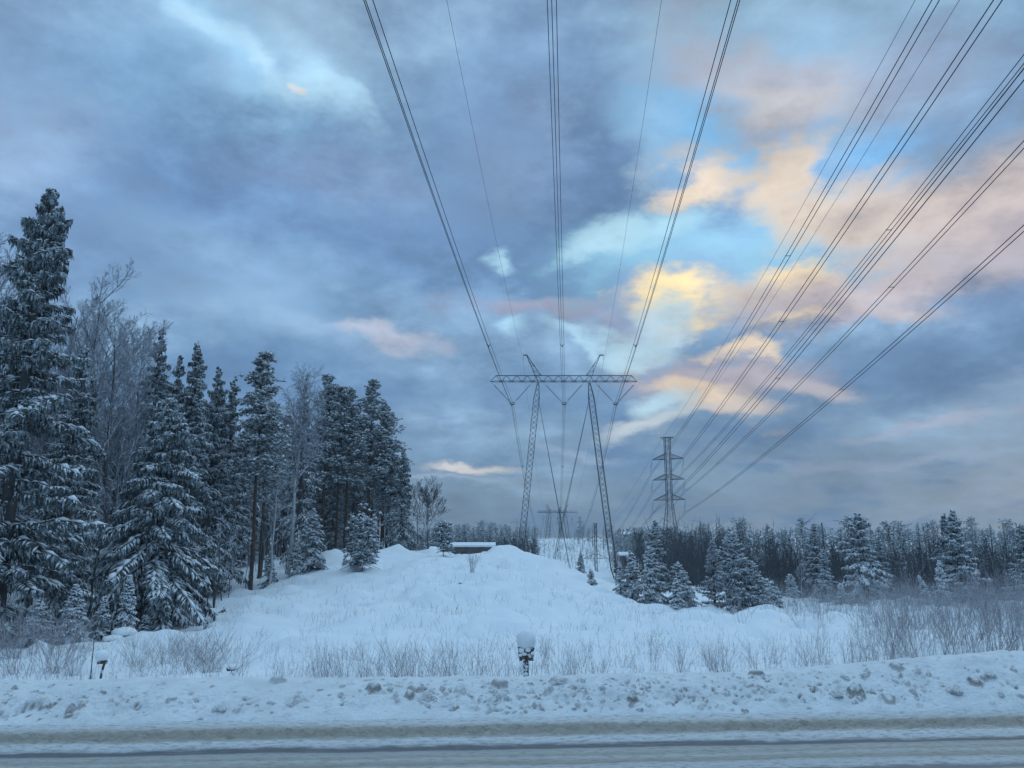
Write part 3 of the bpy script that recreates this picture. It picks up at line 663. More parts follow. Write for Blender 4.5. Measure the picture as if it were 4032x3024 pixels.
# twin bundles of the right hand line
p_next = np.array(at(2283, 2036, 600)); BE = -.0691
names = {0: 'top', 1: 'middle', 2: 'bottom'}
for s in (-1, 1):
    for lv, zc in enumerate((15.79, 11.86, 7.99)):
        p0 = np.array([RX + s * 3.15 * math.cos(AL) - .2, RY + s * 3.15 * math.sin(AL), zc])
        root = thing('conductor_bundle', (0, 0, 0), 'twin-wire conductor bundle from the %s %s arm of the three-armed lattice pylon' % (names[lv], 'left' if s < 0 else 'right'), 'power line', 'twin conductor bundles of the lattice pylon line')
        bk = wire_pts(p0, BE, .0560, .000296, 0, 200, 100); fw = span_pts(p0, (p_next[0] + s * 2.4, 600, p_next[2] - 5.5 - 3.6 * lv), 17)
        for dx in (-.17, .17):
            a = Acc()
            for p in (bk, fw): 
                p = p + np.array([dx, 0, 0]); tubes(a, p[:-1], p[1:], .023, .023, 4)
            build('conductor', a, M_wire, root)
        for tt in {(-1, 0): (97,), (1, 0): (98.5, 33), (-1, 1): (94, 30), (-1, 2): (92, 28), (1, 1): (98, 34), (1, 2): (87, 33)}[(s, lv)]:
            c = wire_pts(p0, BE, .0560, .000296, tt, tt, 1)[0]; a = Acc()
            tubes(a, [c + (-.17, 0, 0)], [c + (.17, 0, 0)], .024, .024); spind(a, [c + (-.17, .1, 0), c + (.17, .1, 0)], [c + (-.17, -.1, 0), c + (.17, -.1, 0)], .05, 6); build('spacer', a, M_steel, root)
    p0 = np.array([RX + s * .95 * 1.3 * math.cos(AL), RY + s * .95 * 1.3 * math.sin(AL), 21.2 + 1.0])
    root = thing('earth_wire', (0, 0, 0), 'single thin wire from the %s end of the top bar on the lattice pylon' % ('left' if s < 0 else 'right'), 'power line')
    a = Acc()
    for p in (wire_pts(p0, BE, .0318, .000403, 0, 200, 100), span_pts(p0, (p_next[0] + s, 600, p_next[2]), 13)): tubes(a, p[:-1], p[1:], .014, .014, 4)
    build('wire', a, M_wire, root)

# ------------------------------------------------------------------ trees
def sag_curve(base, az, L, e0, droop, tip, n, rng):
    """N branches -> (N, n+1, 3)"""
    s = np.linspace(0, 1, n + 1)[None]; Lc = L[:, None]
    wob = rng.normal(0, .035, (len(L), n + 1)).cumsum(1) * Lc * .5
    hor = Lc * s; ver = Lc * (np.tan(e0)[:, None] * s - droop[:, None] * s ** 1.7 + tip[:, None] * s ** 4) + rng.normal(0, .012, (len(L), n + 1)) * Lc
    x = base[:, 0:1] + np.cos(az)[:, None] * hor - np.sin(az)[:, None] * wob
    y = base[:, 1:2] + np.sin(az)[:, None] * hor + np.cos(az)[:, None] * wob
    return np.stack([x, y, base[:, 2:3] + ver], -1)
def sample(P, s):
    """P (N,n+1,3), s (N,m) -> points, tangents (N,m,3)"""
    n = P.shape[1] - 1; q = np.clip(s * n, 0, n - 1e-6); i = q.astype(int); f = (q - i)[..., None]; r = np.arange(len(P))[:, None]
    A, B = P[r, i], P[r, i + 1]; d = B - A; d = d / np.maximum(np.linalg.norm(d, axis=-1, keepdims=True), 1e-9); return A + (B - A) * f, d
def spruce(h, rad, seed, snow=.7, dens=1.0, z0=.05, lod=0, hang=.5, ragged=.25, droop=.55, power=.8, lean=0.0, snow_r=1.0):
    rng = np.random.RandomState(seed); tw, cr, sn = Acc(), Acc(), Acc(); k = 4 if lod == 0 else 3; Q_ = float(np.clip(h / 7, .34, 1))
    zt = np.linspace(0, h, 9); tx = lean * zt * (zt / h) + rng.normal(0, .01 * h, 9) * (zt / h > .1) * .3; ty = rng.normal(0, .003 * h, 9)
    tr = .018 * h * (1 - zt / h) ** .9 + .012
    loft(tw, np.stack([tx, ty, zt], 1), tr, 8 if lod == 0 else 5, jit=.05, rng=rng)
    zs = []; z = h * z0
    while z < h - .12:
        t = (z - h * z0) / (h * (1 - z0)); nb = rng.randint(4, 7) if lod == 0 else rng.randint(3, 6)
        for _ in range(nb): zs.append(z + rng.uniform(-.12, .12))
        z += (.17 + .32 * (1 - t)) * (h / 12) ** .5 / dens * rng.uniform(.8, 1.25)
    zs = np.clip(np.array(zs), .05, h - .06); t = np.clip((zs / h - z0) / (1 - z0), 0, 1); n = len(zs)
    L = rad * ((1 - t) ** power * (1 - .45 * t ** 3) + .02) * (1 + rng.normal(0, ragged, n)).clip(.35, 1.5); L *= np.where(t < .10, .72 + t * 2.8, 1)
    az = rng.uniform(0, 2 * np.pi, n); e0 = np.radians(-2 + 48 * t ** 1.5 + rng.normal(0, 5, n)); dr = droop * (1 - .55 * t) * rng.uniform(.6, 1.3, n); tp = .12 * (1 - t) * rng.uniform(.3, 1.4, n)
    base = np.stack([np.interp(zs, zt, tx), np.interp(zs, zt, ty), zs], 1)
    nseg = 6 if lod == 0 else 3; P = sag_curve(base, az, L, e0, dr, tp, nseg, rng)
    rb = np.linspace(1, .25, nseg + 1)[None] * (.006 + .012 * L)[:, None]
    tubes(cr, P[:, :-1].reshape(-1, 3), P[:, 1:].reshape(-1, 3), rb[:, :-1].ravel(), rb[:, 1:].ravel(), 3, 1)
    # snow bands on the limbs
    keep = rng.rand(n, nseg) < snow * .9; rs_ = Q_ * (.020 + .030 * np.minimum(L, 2.6))[:, None] * rng.uniform(.5, 1.3, (n, nseg)) * snow_r
    A = P[:, :-1][keep]; B = P[:, 1:][keep]; rr = rs_[keep]; ex = (B - A) * .18
    spind(sn, A - ex + [0, 0, .01], B + ex + [0, 0, .01], rr, 5 if lod == 0 else 4, .75, .5, up=rr * .55)
    # side twigs
    m0 = 2 * max(3, int((21 if lod == 0 else (5 if lod == 1 else 3)) * dens * min(1.6, (rad / 1.8) ** .7)))
    s = rng.uniform(.10, 1.0, (n, m0)); s[:, 0] = .98; s[:, 1] = .95; Pt, D = sample(P, s); side = np.where(np.arange(m0) % 2, 1, -1)[None]
    lat = np.stack([-D[..., 1], D[..., 0], 0 * D[..., 0]], -1) * side[..., None]
    lt = (.05 + .14 * Q_ * np.minimum(1, L[:, None] * 2.2) + .30 * L[:, None] * (1.05 - s)) * rng.uniform(.6, 1.25, (n, m0)) * (1.0 if lod < 2 else 1.5)
    lt = np.minimum(lt, .48 if lod == 0 else .9)
    dv = D * .55 + lat * rng.uniform(.5, 1.0, (n, m0))[..., None] + np.array([0, 0, -1]) * rng.uniform(.05, .6, (n, m0))[..., None]
    dv /= np.linalg.norm(dv, axis=-1, keepdims=True); Q = Pt + dv * lt[..., None]
    Pt = Pt.reshape(-1, 3); Q = Q.reshape(-1, 3); l = lt.ravel(); rt = (.020 + .045 * l) * (.5 + .5 * Q_) * (1 if lod == 0 else (1.5 if lod == 1 else 2.2))
    spind(cr, Pt, Q, rt, k, .7, .5)
    kp = rng.rand(len(l)) < snow * .92; rr = rt[kp] * rng.uniform(.6, 1.25, kp.sum()) * snow_r; off = np.array([0, 0, .012])
    spind(sn, Pt[kp] + (Q[kp] - Pt[kp]) * .05 + off, Pt[kp] + (Q[kp] - Pt[kp]) * 1.02 + off, rr, k, .7, .55, up=rr * .6)
    # hanging twiglets
    if hang > 0:
        rep = 2 if lod == 0 else 1; f = rng.uniform(.1, 1, (len(l), rep)); S = Pt[:, None] + (Q - Pt)[:, None] * f[..., None]
        kk = rng.rand(len(l), rep) < hang; S = S[kk]; Lh = np.repeat(np.minimum(1, .25 + L * 1.2), m0)[:, None] * np.ones((1, rep)); ll = (rng.uniform(.10, .34, kk.sum())) * Lh[kk] * Q_ * (1 if lod == 0 else 1.5)
        dd = np.stack([rng.normal(0, .16, len(S)), rng.normal(0, .16, len(S)), -np.ones(len(S))], 1)
        spind(cr, S, S + dd * ll[:, None], .022 + .05 * ll * (1 if lod == 0 else 1.5), 3, 1, .4)
        if lod == 0:
            ks = rng.rand(len(S)) < snow * .25; spind(sn, S[ks] + [0, 0, .02], S[ks] + dd[ks] * ll[ks][:, None] * .6, .026, 3, 1, .3)
    return tw, cr, sn
def pine(h, rad, seed, snow=.95, z0=.5, lod=0, conic=.75, ntuft=1.0, lean=0.0):
    rng = np.random.RandomState(seed); tw, cr, sn = Acc(), Acc(), Acc()
    zt = np.linspace(0, h, 10); tx = lean * zt + np.cumsum(rng.normal(0, .05, 10)) * .4; ty = np.cumsum(rng.normal(0, .05, 10)) * .4; tx -= tx[0]; ty -= ty[0]
    loft(tw, np.stack([tx, ty, zt], 1), .0085 * h * (1 - .8 * zt / h) + .01, 8 if lod == 0 else 5, jit=.04, rng=rng)
    n = int((75 if lod == 0 else 34) * (1 - z0) * 1.8); t = np.linspace(0, 1, n) + rng.normal(0, .015, n); t = t.clip(0, .985); zs = h * (z0 + (1 - z0) * t)
    L = rad * np.minimum(1, (1.02 - t) ** conic * 1.0) * (1 + rng.normal(0, .22, n)).clip(.4, 1.5); L = L * np.where(t < .2, .75 + t, 1) + .12
    az = rng.uniform(0, 2 * np.pi, n); e0 = np.radians(0 + 50 * t + rng.normal(0, 8, n)); dr = .35 * (1 - t) * rng.uniform(.4, 1.4, n); tp = .15 * rng.rand(n)
    P = sag_curve(np.stack([np.interp(zs, zt, tx), np.interp(zs, zt, ty), zs], 1), az, L, e0, dr, tp, 4, rng)
    rb = np.linspace(1, .3, 5)[None] * (.008 + .016 * L)[:, None]
    tubes(cr, P[:, :-1].reshape(-1, 3), P[:, 1:].reshape(-1, 3), rb[:, :-1].ravel(), rb[:, 1:].ravel(), 3, 1)
    # a few dead stubs below the crown
    nd = 14; zd = rng.uniform(.2, z0, nd) * h; ad = rng.uniform(0, 6.28, nd); Ld = rng.uniform(.3, 1.2, nd); Bd = np.stack([np.interp(zd, zt, tx), np.interp(zd, zt, ty), zd], 1)
    Pd = sag_curve(Bd, ad, Ld, np.full(nd, -.1), np.full(nd, .2), np.full(nd, .0), 3, rng); tubes(cr, Pd[:, :-1].reshape(-1, 3), Pd[:, 1:].reshape(-1, 3), .014, .01, 3, 1)
    m = int((15 if lod == 0 else 6) * ntuft); s = rng.uniform(.3, 1.03, (n, m)).clip(0, 1); C, D = sample(P, s)
    sp_ = (.10 + .30 * L[:, None] * .6)[..., None]
    off = rng.normal(0, 1, C.shape) * sp_ * np.array([1, 1, .35]) * .8; C2 = C + off
    A = C.reshape(-1, 3); B = C2.reshape(-1, 3); tubes(cr, A, B, .008, .005, 3, 1)
    nt_ = 9 if lod == 0 else 5; T = len(B); dd = rng.normal(0, 1, (T, nt_, 3)); dd[..., 2] = np.abs(dd[..., 2]) * .8 - .25
    dd += (off.reshape(-1, 3) / np.maximum(np.linalg.norm(off.reshape(-1, 3), axis=1, keepdims=True), 1e-6))[:, None] * .8
    dd /= np.linalg.norm(dd, axis=-1, keepdims=True); ll = rng.uniform(.13, .26, (T, nt_)) * (1 if lod == 0 else 1.7)
    S = np.repeat(B, nt_, 0); E_ = S + (dd * ll[..., None]).reshape(-1, 3); spind(cr, S, E_, .03 * (1 if lod == 0 else 1.8), 3, .8, .6)
    kp = rng.rand(T) < snow; Bs = B[kp]; a2 = rng.uniform(0, 6.28, len(Bs)); hv = np.stack([np.cos(a2), np.sin(a2), rng.normal(-.15, .15, len(a2))], 1) * rng.uniform(.07, .19, len(a2))[:, None] * (1 if lod == 0 else 1.5)
    rr = rng.uniform(.045, .10, len(a2)) * (1 if lod == 0 else 1.5); spind(sn, Bs - hv + [0, 0, .07], Bs + hv + [0, 0, .07], rr, 5 if lod == 0 else 4, .6, .5, up=rr * .4)
    kq = rng.rand(len(E_)) < snow * .35; S2, E2 = S[kq], E_[kq]; spind(sn, S2 + [0, 0, .02], E2 + [0, 0, .03], .026 * (1 if lod == 0 else 1.7), 3, .7, .7)
    return tw, cr, sn
def bare(h, spread, seed, trunk_r=.012, levels=4, kids=(12, 6, 5, 4), z0=.3, up=.55, weep=0.0, snow=.4, stems=1, rmin=.004, lod=0, ang=(25, 50), lens=.5):
    rng = np.random.RandomState(seed); tw, br, sn = Acc(), Acc(), Acc()
    ns = 6
    if stems == 1:
        zt = np.linspace(0, 1, ns + 1); w = np.cumsum(rng.normal(0, .015 * h, (ns + 1, 2)), 0); w -= w[0]
        P = np.stack([w[:, 0], w[:, 1], zt * h], 1)[None]; r0 = np.array([trunk_r * h])
        loft(tw, P[0], r0[0] * (1 - .88 * zt), 8, jit=.04, rng=rng); L = np.array([h])
    else:
        az = rng.uniform(0, 6.28, stems); fan = rng.uniform(.05, 1.0, stems) * spread; L = h * rng.uniform(.6, 1.05, stems); s = np.linspace(0, 1, ns + 1)[None]
        b = rng.normal(0, .10 * spread, (stems, 2)); hor = fan[:, None] * s ** 1.2
        P = np.stack([b[:, :1] + np.cos(az)[:, None] * hor, b[:, 1:] + np.sin(az)[:, None] * hor, L[:, None] * s + 0 * hor], -1) + rng.normal(0, .008 * h, (stems, ns + 1, 3)) * (s > 0)[..., None]
        r0 = np.full(stems, trunk_r * h); rr = r0[:, None] * np.linspace(1, .3, ns + 1)[None]; tubes(tw, P[:, :-1].reshape(-1, 3), P[:, 1:].reshape(-1, 3), rr[:, :-1].ravel(), rr[:, 1:].ravel(), 3)
    for lv in range(levels):
        m = kids[lv]; n = len(P); lo = z0 if lv == 0 else .22
        s = lo + (1 - lo) * ((np.arange(m)[None] + rng.rand(n, m)) / m) ** .9; s = s.clip(0, .995); C, D = sample(P, s)
        C = C.reshape(-1, 3); D = D.reshape(-1, 3); sp_ = s.ravel(); Lp = np.repeat(L, m); rp = np.repeat(r0, m)
        rnd = rng.normal(0, 1, C.shape); rnd -= (rnd * D).sum(1, keepdims=True) * D; rnd /= np.linalg.norm(rnd, axis=1, keepdims=True)
        an = np.radians(rng.uniform(*ang, len(C))); d0 = D * np.cos(an)[:, None] + rnd * np.sin(an)[:, None]
        if lv == 0 and stems == 1: Ln = spread * (1.15 - .75 * sp_) * rng.uniform(.75, 1.2, len(C)) * 1.3
        else: Ln = Lp * lens * (1.15 - .5 * sp_) * rng.uniform(.6, 1.2, len(C))
        q = 3 if lv < levels - 1 else 2
        pts = [C]; d = d0
        for i in range(q):
            d = d + np.array([0, 0, up * .35]) * (1 if lv < 2 or not weep else 0) + np.array([0, 0, -weep]) * (lv >= 2) + rng.normal(0, .13, d.shape); d = d / np.linalg.norm(d, axis=1, keepdims=True)
            pts.append(pts[-1] + d * (Ln / q)[:, None])
        P = np.stack(pts, 1); L = Ln; r0 = np.maximum(rp * (.50 if lv else .42) * (1 - .5 * sp_), rmin)
        rr = r0[:, None] * np.linspace(1, .45, q + 1)[None]; tubes(br, P[:, :-1].reshape(-1, 3), P[:, 1:].reshape(-1, 3), rr[:, :-1].ravel(), rr[:, 1:].ravel(), 3)
        if snow and lv < 3:
            A = P[:, :-1].reshape(-1, 3); B = P[:, 1:].reshape(-1, 3); hd = np.abs((B - A)[:, 2]) / np.linalg.norm(B - A, axis=1)
            kp = (hd < .75) & (rng.rand(len(A)) < snow); r2 = np.repeat(r0, q)[kp] * .9 + .010; spind(sn, A[kp], B[kp], r2, 4, .8, .5, up=r2 * .7)
    if sn.n == 0: spind(sn, [(0, 0, .1)], [(0, .01, .12)], .01)
    return tw, br, sn
def lift(o, z): pass
def make(name, gen, mats, label, cat, loc=(0, 0, 0), group=None, rz=0.0, s=(1, 1, 1), crown='crown', snowname='snow_load'):
    tw, cr, sn = gen; root = thing(name, loc, label, cat, group, rz, s)
    if crown == 'twigs':
        for f_, m_ in tw.f: cr.f.append((f_ + cr.n, 0))
        cr.v += tw.v; cr.n += tw.n; kid(root, build('stems', cr, mats[1], root)); return root
    kid(root, build('trunk', tw, mats[0], root, smooth=True))
    if crown != 'crown' or len(sn.v) and sn.n < 7000:
        nm_ = len(mats[1]) if isinstance(mats[1], tuple) else 1
        for f_, m_ in sn.f: cr.f.append((f_ + cr.n, nm_))
        cr.v += sn.v; cr.n += sn.n; kid(root, build(crown, cr, (mats[1] if isinstance(mats[1], tuple) else (mats[1],)) + (M_tsnow,), root)); return root
    kid(root, build(crown, cr, mats[1], root))
    kid(root, build(snowname, sn, M_tsnow, root, smooth=True)); return root
SPM = (M_bark, (M_needle, M_bark)); PIM = (M_pbark, (M_pine, M_bark)); BIM = (M_birch, M_twig); BAM = (M_bark, M_twig); DBM = (M_bark, M_dtwig)
def topspec(px, py, Y, sink=.05):
    """where a tree stands and how tall it is, from where its tip is seen at distance Y"""
    x, y, zt = at(px, py, Y); zb = hz(x, y) - sink; return (x, y, zb), zt - zb

def hero(kind, px, py, Y, label, rad=None, seed=0, cat=None, mats=None, group=None, **kw):
    loc, h = topspec(px, py, Y)
    if kind not in ('spruce', 'pine'): h = max(h - .5 * rad, .6 * h)
    if kind == 'spruce': gen = spruce(h, rad, seed, **kw); mats = mats or SPM; nm = 'spruce'
    elif kind == 'pine': gen = pine(h, rad, seed, **kw); mats = mats or PIM; nm = 'pine_tree'
    elif kind == 'birch': gen = bare(h, rad, seed, **kw); mats = mats or BIM; nm = 'birch_tree'
    else: gen = bare(h, rad, seed, **kw); mats = mats or BAM; nm = 'bare_tree'
    return make(nm, gen, mats, label, cat or nm.replace('_', ' '), loc, group, crown='crown' if kind in ('spruce', 'pine') else 'branches')

# --- left forest, the trees one can name
hero('spruce', 200, 738, 25.5, 'tallest spruce, with long drooping snow-lined boughs at the far left', 2.75, 11, snow=.6, dens=1.15, hang=.85, ragged=.28, droop=.46, power=.74, z0=.035)
hero('spruce', 672, 1570, 30, 'broad spruce with drooping snow-laden boughs in front of the taller ones', 2.4, 12, snow=.75, dens=1.45, hang=.8, droop=.75, power=.68, z0=.10, ragged=.25)
hero('bare', 350, 1058, 33, 'bare broadleaf tree with upright crown just right of the tallest spruce', 3.2, 13, kids=(22, 9, 7, 5), z0=.28, up=.45, ang=(28, 50), snow=.25, rmin=.006)
hero('bare', 535, 1150, 35, 'bare broadleaf tree with fan-shaped frosty crown, second right of the tallest spruce', 4.2, 14, kids=(24, 9, 7, 5), z0=.22, up=.42, ang=(30, 55), snow=.25, rmin=.006)
hero('spruce', 640, 1290, 39, 'tall narrow spruce poking up behind the right edge of the fan-shaped bare tree', 1.9, 15, dens=.9, droop=.7)
hero('spruce', 785, 1343, 40, 'dark pointed spruce with whitened boughs, highest between bare trees and pines', 2.1, 16, dens=1.0, droop=.75, snow=.7)
hero('spruce', 712, 1400, 41, 'shorter pointed spruce tucked left of the dark pointed spruce', 1.7, 17, dens=.8)
hero('spruce', 862, 1440, 42, 'bushy snow-dusted spruce right beside the dark pointed spruce', 2.0, 18, dens=.9, snow=.8)
hero('spruce', 925, 1480, 44, 'spruce whose small tip shows left of the red-trunked pine', 1.8, 19, dens=.8, snow=.8)
hero('pine', 1045, 1405, 42.5, 'tall red-trunked pine with bare lower stem, standing at the front of the forest edge', 1.55, 20, z0=.50, conic=.95, ntuft=1.4)
hero('birch', 1178, 1452, 46, 'tall weeping birch with a fine frosty crown beside the red-trunked pine', 2.9, 21, kids=(28, 9, 7, 5), z0=.40, up=.45, weep=.28, snow=.2, ang=(18, 40), rmin=.005, mats=(M_birch, M_twig))
hero('birch', 1090, 1810, 43, 'white-trunked birch with snow-lined crooked limbs in front of the pines', 1.7, 22, kids=(12, 6, 5, 4), z0=.30, up=.3, snow=.7, ang=(30, 60), rmin=.006)
hero('spruce', 1205, 1510, 53, 'snowy spruce tip just right of the weeping birch', 1.5, 23, dens=.8, snow=.85)
hero('pine', 1298, 1487, 60, 'full-crowned snowy pine, tallest left of the forest corner', 1.8, 24, z0=.40, conic=.9, ntuft=1.3)
hero('pine', 1348, 1540, 61, 'slim snowy pine just right of the full-crowned one', 1.5, 25, z0=.45, conic=.6)
hero('pine', 1382, 1550, 62, 'slim snowy pine between two fuller pines', 1.5, 26, z0=.5, conic=.6)
hero('pine', 1468, 1510, 61, 'tall snowy pine with pointed crown near the forest corner', 1.75, 27, z0=.45, conic=.95, ntuft=1.3)
hero('pine', 1522, 1607, 62, 'shorter snowy pine with layered crown at the forest corner', 1.6, 28, z0=.4, conic=.8, ntuft=1.3)
hero('spruce', 1590, 1752, 61, 'single dark spruce at the right end of the forest beside the bare tree', 1.35, 29, dens=.9, snow=.55, hang=.6, droop=.6, z0=.12)
hero('bare', 1692, 1905, 60, 'leaning bare tree with dark fan of twigs at the right end of the forest', 2.6, 30, kids=(14, 8, 6, 5), z0=.15, up=.45, snow=.1, mats=DBM, rmin=.008, ang=(25, 50))
hero('bare', 1650, 1960, 63, 'smaller bare tree left of the leaning one at the forest end', 1.2, 31, kids=(9, 6, 5, 3), z0=.15, up=.6, snow=.3, rmin=.007)
# young trees at the forest foot and on the hill
def young(px, py, Y, label, rad, seed, **kw):
    kw.setdefault('snow', 1.0); kw.setdefault('hang', .3); kw.setdefault('droop', .7); kw.setdefault('dens', 1.6); kw.setdefault('z0', .04); kw.setdefault('ragged', .18); kw.setdefault('snow_r', 1.4)
    return hero('spruce', px, py, Y, label, rad, seed, **kw)
young(512, 2255, 26.5, 'young cone-shaped spruce thick with snow, in front of the broad drooping spruce', .42, 40, snow_r=1.4)
young(412, 2345, 26, 'small frosty spruce left of the young cone-shaped spruce', .4, 41)
young(300, 2300, 25.0, 'low snow-draped spruce under the tallest spruce', .6, 42)
young(160, 2360, 24.5, 'snow-bent young spruce at the left roadside thicket', .6, 43)
young(575, 2420, 28.5, 'tiny frosted spruce at the foot of the broad drooping spruce', .3, 44)
young(880, 2390, 34, 'knee-high snowy spruce among the thin saplings', .25, 45)
young(1235, 2000, 46, 'bushy snowy young spruce in front of the pine trunks', 1.0, 46, power=.7)
young(1168, 2130, 45, 'small snow-covered spruce at the forest edge left of the bushy one', .6, 47)
young(1065, 2170, 44, 'small snow-covered spruce behind the white-trunked birch', .55, 48)
young(1395, 2120, 60, 'low snowy spruce under the pines behind the hilltop pine', .5, 49)
young(1638, 2128, 62, 'left one of two little snowy spruces on the saddle behind the hill', .45, 50)
young(1668, 2130, 62, 'right one of two little snowy spruces on the saddle behind the hill', .42, 51)
young(1778, 2140, 66, 'little dark spruce in front of the long snowy roof', .5, 52, snow=.5)
hero('pine', 1432, 2058, 43, 'young snow-laden pine standing alone on the hill left of the crest', .68, 53, z0=.2, conic=.45, ntuft=.42)
hero('spruce', 1358, 2180, 48, 'tiny snowy sapling left of the lone young pine', .22, 54, dens=1.4, snow=.9, hang=0)
hero('pine', 1748, 2085, 53, 'thin sapling with bare stem and snowy tuft on the hill crest', .35, 55, z0=.45, conic=.3, ntuft=.5)
# right cluster of young spruces
young(2577, 2045, 47, 'tallest of the snowy spruces in front of the lattice pylon', .88, 60, ragged=.38, droop=.5, snow_r=1.0, power=.7)
young(2557, 2148, 44, 'second snowy spruce, directly before the tallest one near the pylon', .82, 61, ragged=.38, droop=.5, power=.7)
young(2485, 2165, 45, 'leaning snowy spruce left of the tallest near the pylon', .72, 62, ragged=.3, power=.65, lean=-.02)
young(2440, 2212, 45, 'small snowy spruce at the lower end of the right portal leg', .55, 63)
young(2327, 2237, 46, 'squat snow-crusted spruce on the falling edge of the hill', .38, 64, snow_r=1.6)
young(2286, 2172, 56, 'small dark spruce showing behind the falling edge of the hill', .42, 65, snow=.5)
young(2668, 2215, 46, 'bushy snow-heavy spruce right under the lattice pylon', .8, 66, ragged=.3, power=.5, snow_r=1.3)
young(2690, 2245, 44, 'low bushy spruce at the right of the pylon group', .7, 67, ragged=.3, power=.5)
young(2660, 2275, 42, 'front snow-lumped young spruce of the pylon group', .5, 68, snow_r=1.5)
young(2802, 2112, 45, 'slender frosty larch-like tree left of the dense dark juniper', .85, 69, snow=.35, droop=.1, hang=.1, dens=1.3, mats=(M_bark, (M_twig, M_twig)), power=.75)
young(2878, 2095, 43, 'dense dark spruce with thick snow caps, tallest of the group right of the pylon', .92, 70, ragged=.32, droop=.35, snow_r=1.25, power=.5, dens=1.9, snow=.75)
young(2952, 2212, 43, 'rounded snow-capped spruce leaning right of the dense dark one', .8, 71, power=.45, droop=.35, ragged=.3)
young(3010, 2275, 42.5, 'low snow-capped spruce with ragged outline at the group right end', .8, 72, power=.45, ragged=.3)
young(3055, 2310, 43, 'smallest snow-capped spruce, last on the right of the group', .4, 73, power=.5)
young(3112, 2262, 58, 'blunt-topped snowy spruce beside a white birch stem', .5, 74, power=.35)
hero('birch', 3147, 2205, 60, 'slim white birch stem beside the blunt-topped spruce', .9, 75, kids=(9, 6, 4, 3), snow=.5, rmin=.007)
hero('spruce', 3375, 2020, 62, 'large ragged spruce with arching snowy boughs, tallest left of centre in the right wood', 1.9, 76, dens=1.0, snow=1.0, snow_r=1.4, ragged=.35, droop=.6, power=.6)
hero('spruce', 3202, 2058, 66, 'slim snow-edged spruce left of the large ragged one', 1.2, 77, snow=.85)
hero('spruce', 3240, 2152, 58, 'medium snowy spruce in front of the slim snow-edged one', .8, 78, snow=.9)
hero('spruce', 3458, 2108, 68, 'medium dark spruce right of the large ragged one', 1.0, 79, snow=.7)
young(3310, 2300, 50, 'snow-plastered low spruce in the willow thicket, left one', .5, 80, snow_r=1.5)
young(3402, 2350, 50, 'snow-plastered low spruce in the willow thicket, right one', .4, 81, snow_r=1.5)
hero('spruce', 3748, 2008, 60, 'right and taller of the two tall paired spruces in the right wood', 1.7, 82, snow=1.0, snow_r=1.4, dens=1.1, ragged=.2, droop=.3, power=.75)
hero('spruce', 3716, 2022, 61, 'left and slightly shorter of the two tall paired spruces in the right wood', 1.4, 83, snow=.85, dens=1.0, droop=.3)
young(3696, 2205, 50, 'young spruce weighed down by big lumps of snow before the paired spruces', .62, 84, snow_r=2.0)
young(3640, 2262, 50, 'bent young spruce with snow lumps left of the lumpy one', .45, 85, snow_r=2.0, lean=-.2)
hero('spruce', 4018, 2058, 56, 'big snow-tiered spruce cut by the right picture edge', 1.5, 86, snow=.85, droop=.3)
hero('birch', 3812, 2035, 75, 'frosty birch crown right of the tall paired spruces', 1.3, 87, kids=(14, 6, 5, 3), weep=.2, snow=.2, rmin=.008)

# --- prototypes for the crowds behind
protos = {}
def proto(key, name, gen, mats, cat, crown='crown'):
    protos[key] = (name, gen, mats, cat, crown)
proto('s0', 'spruce', spruce(12, 1.7, 101, .85, .85, .08, 0, .5), SPM, 'spruce')
proto('s1', 'spruce', spruce(12, 1.4, 102, .9, .85, .12, 0, .5, droop=.7), SPM, 'spruce')
proto('p0', 'pine_tree', pine(13, 1.7, 103), PIM, 'pine tree')
proto('p1', 'pine_tree', pine(13, 1.5, 104, conic=.7, z0=.55), PIM, 'pine tree')
proto('b0', 'bare_tree', bare(10, 2.0, 105, kids=(16, 7, 6, 4), snow=.4, rmin=.006), BAM, 'bare tree', 'branches')
proto('b1', 'bare_tree', bare(9, 1.7, 106, kids=(14, 7, 6, 4), snow=.5, z0=.15, rmin=.006, ang=(30, 60)), BAM, 'bare tree', 'branches')
proto('b2', 'bare_tree', bare(11, 3.2, 107, kids=(22, 9, 6, 5), snow=.3, z0=.25, up=.4, rmin=.007, ang=(28, 52)), BAM, 'bare tree', 'branches')
proto('fs0', 'spruce', spruce(11, 1.4, 111, .9, .7, .08, 1, .4), SPM, 'spruce')
proto('fs1', 'spruce', spruce(11, 1.7, 112, .9, .65, .12, 1, .4, ragged=.35), SPM, 'spruce')
proto('fs2', 'spruce', spruce(11, 1.2, 117, .95, .8, .05, 1, .4, power=.9), SPM, 'spruce')
proto('fp0', 'pine_tree', pine(11, 1.8, 113, lod=1, z0=.4, conic=.5), PIM, 'pine tree')
proto('fp1', 'pine_tree', pine(11, 1.6, 114, lod=1, z0=.5, conic=.4), PIM, 'pine tree')
proto('fb0', 'bare_tree', bare(10, 2.2, 115, kids=(14, 7, 6, 3), snow=0, z0=.15, rmin=.014, trunk_r=.010), DBM, 'bare tree', 'branches')
proto('fb1', 'bare_tree', bare(10, 2.0, 116, kids=(16, 7, 6, 3), snow=0, z0=.1, rmin=.014, trunk_r=.009, ang=(20, 40)), DBM, 'bare tree', 'branches')
first = {}
HN = {'s0': 12, 's1': 12, 'p0': 13, 'p1': 13, 'b0': 10, 'b1': 9, 'b2': 11.5, 'fs0': 11, 'fs1': 11, 'fs2': 11, 'fp0': 11, 'fp1': 11, 'fb0': 10.5, 'fb1': 10.5}
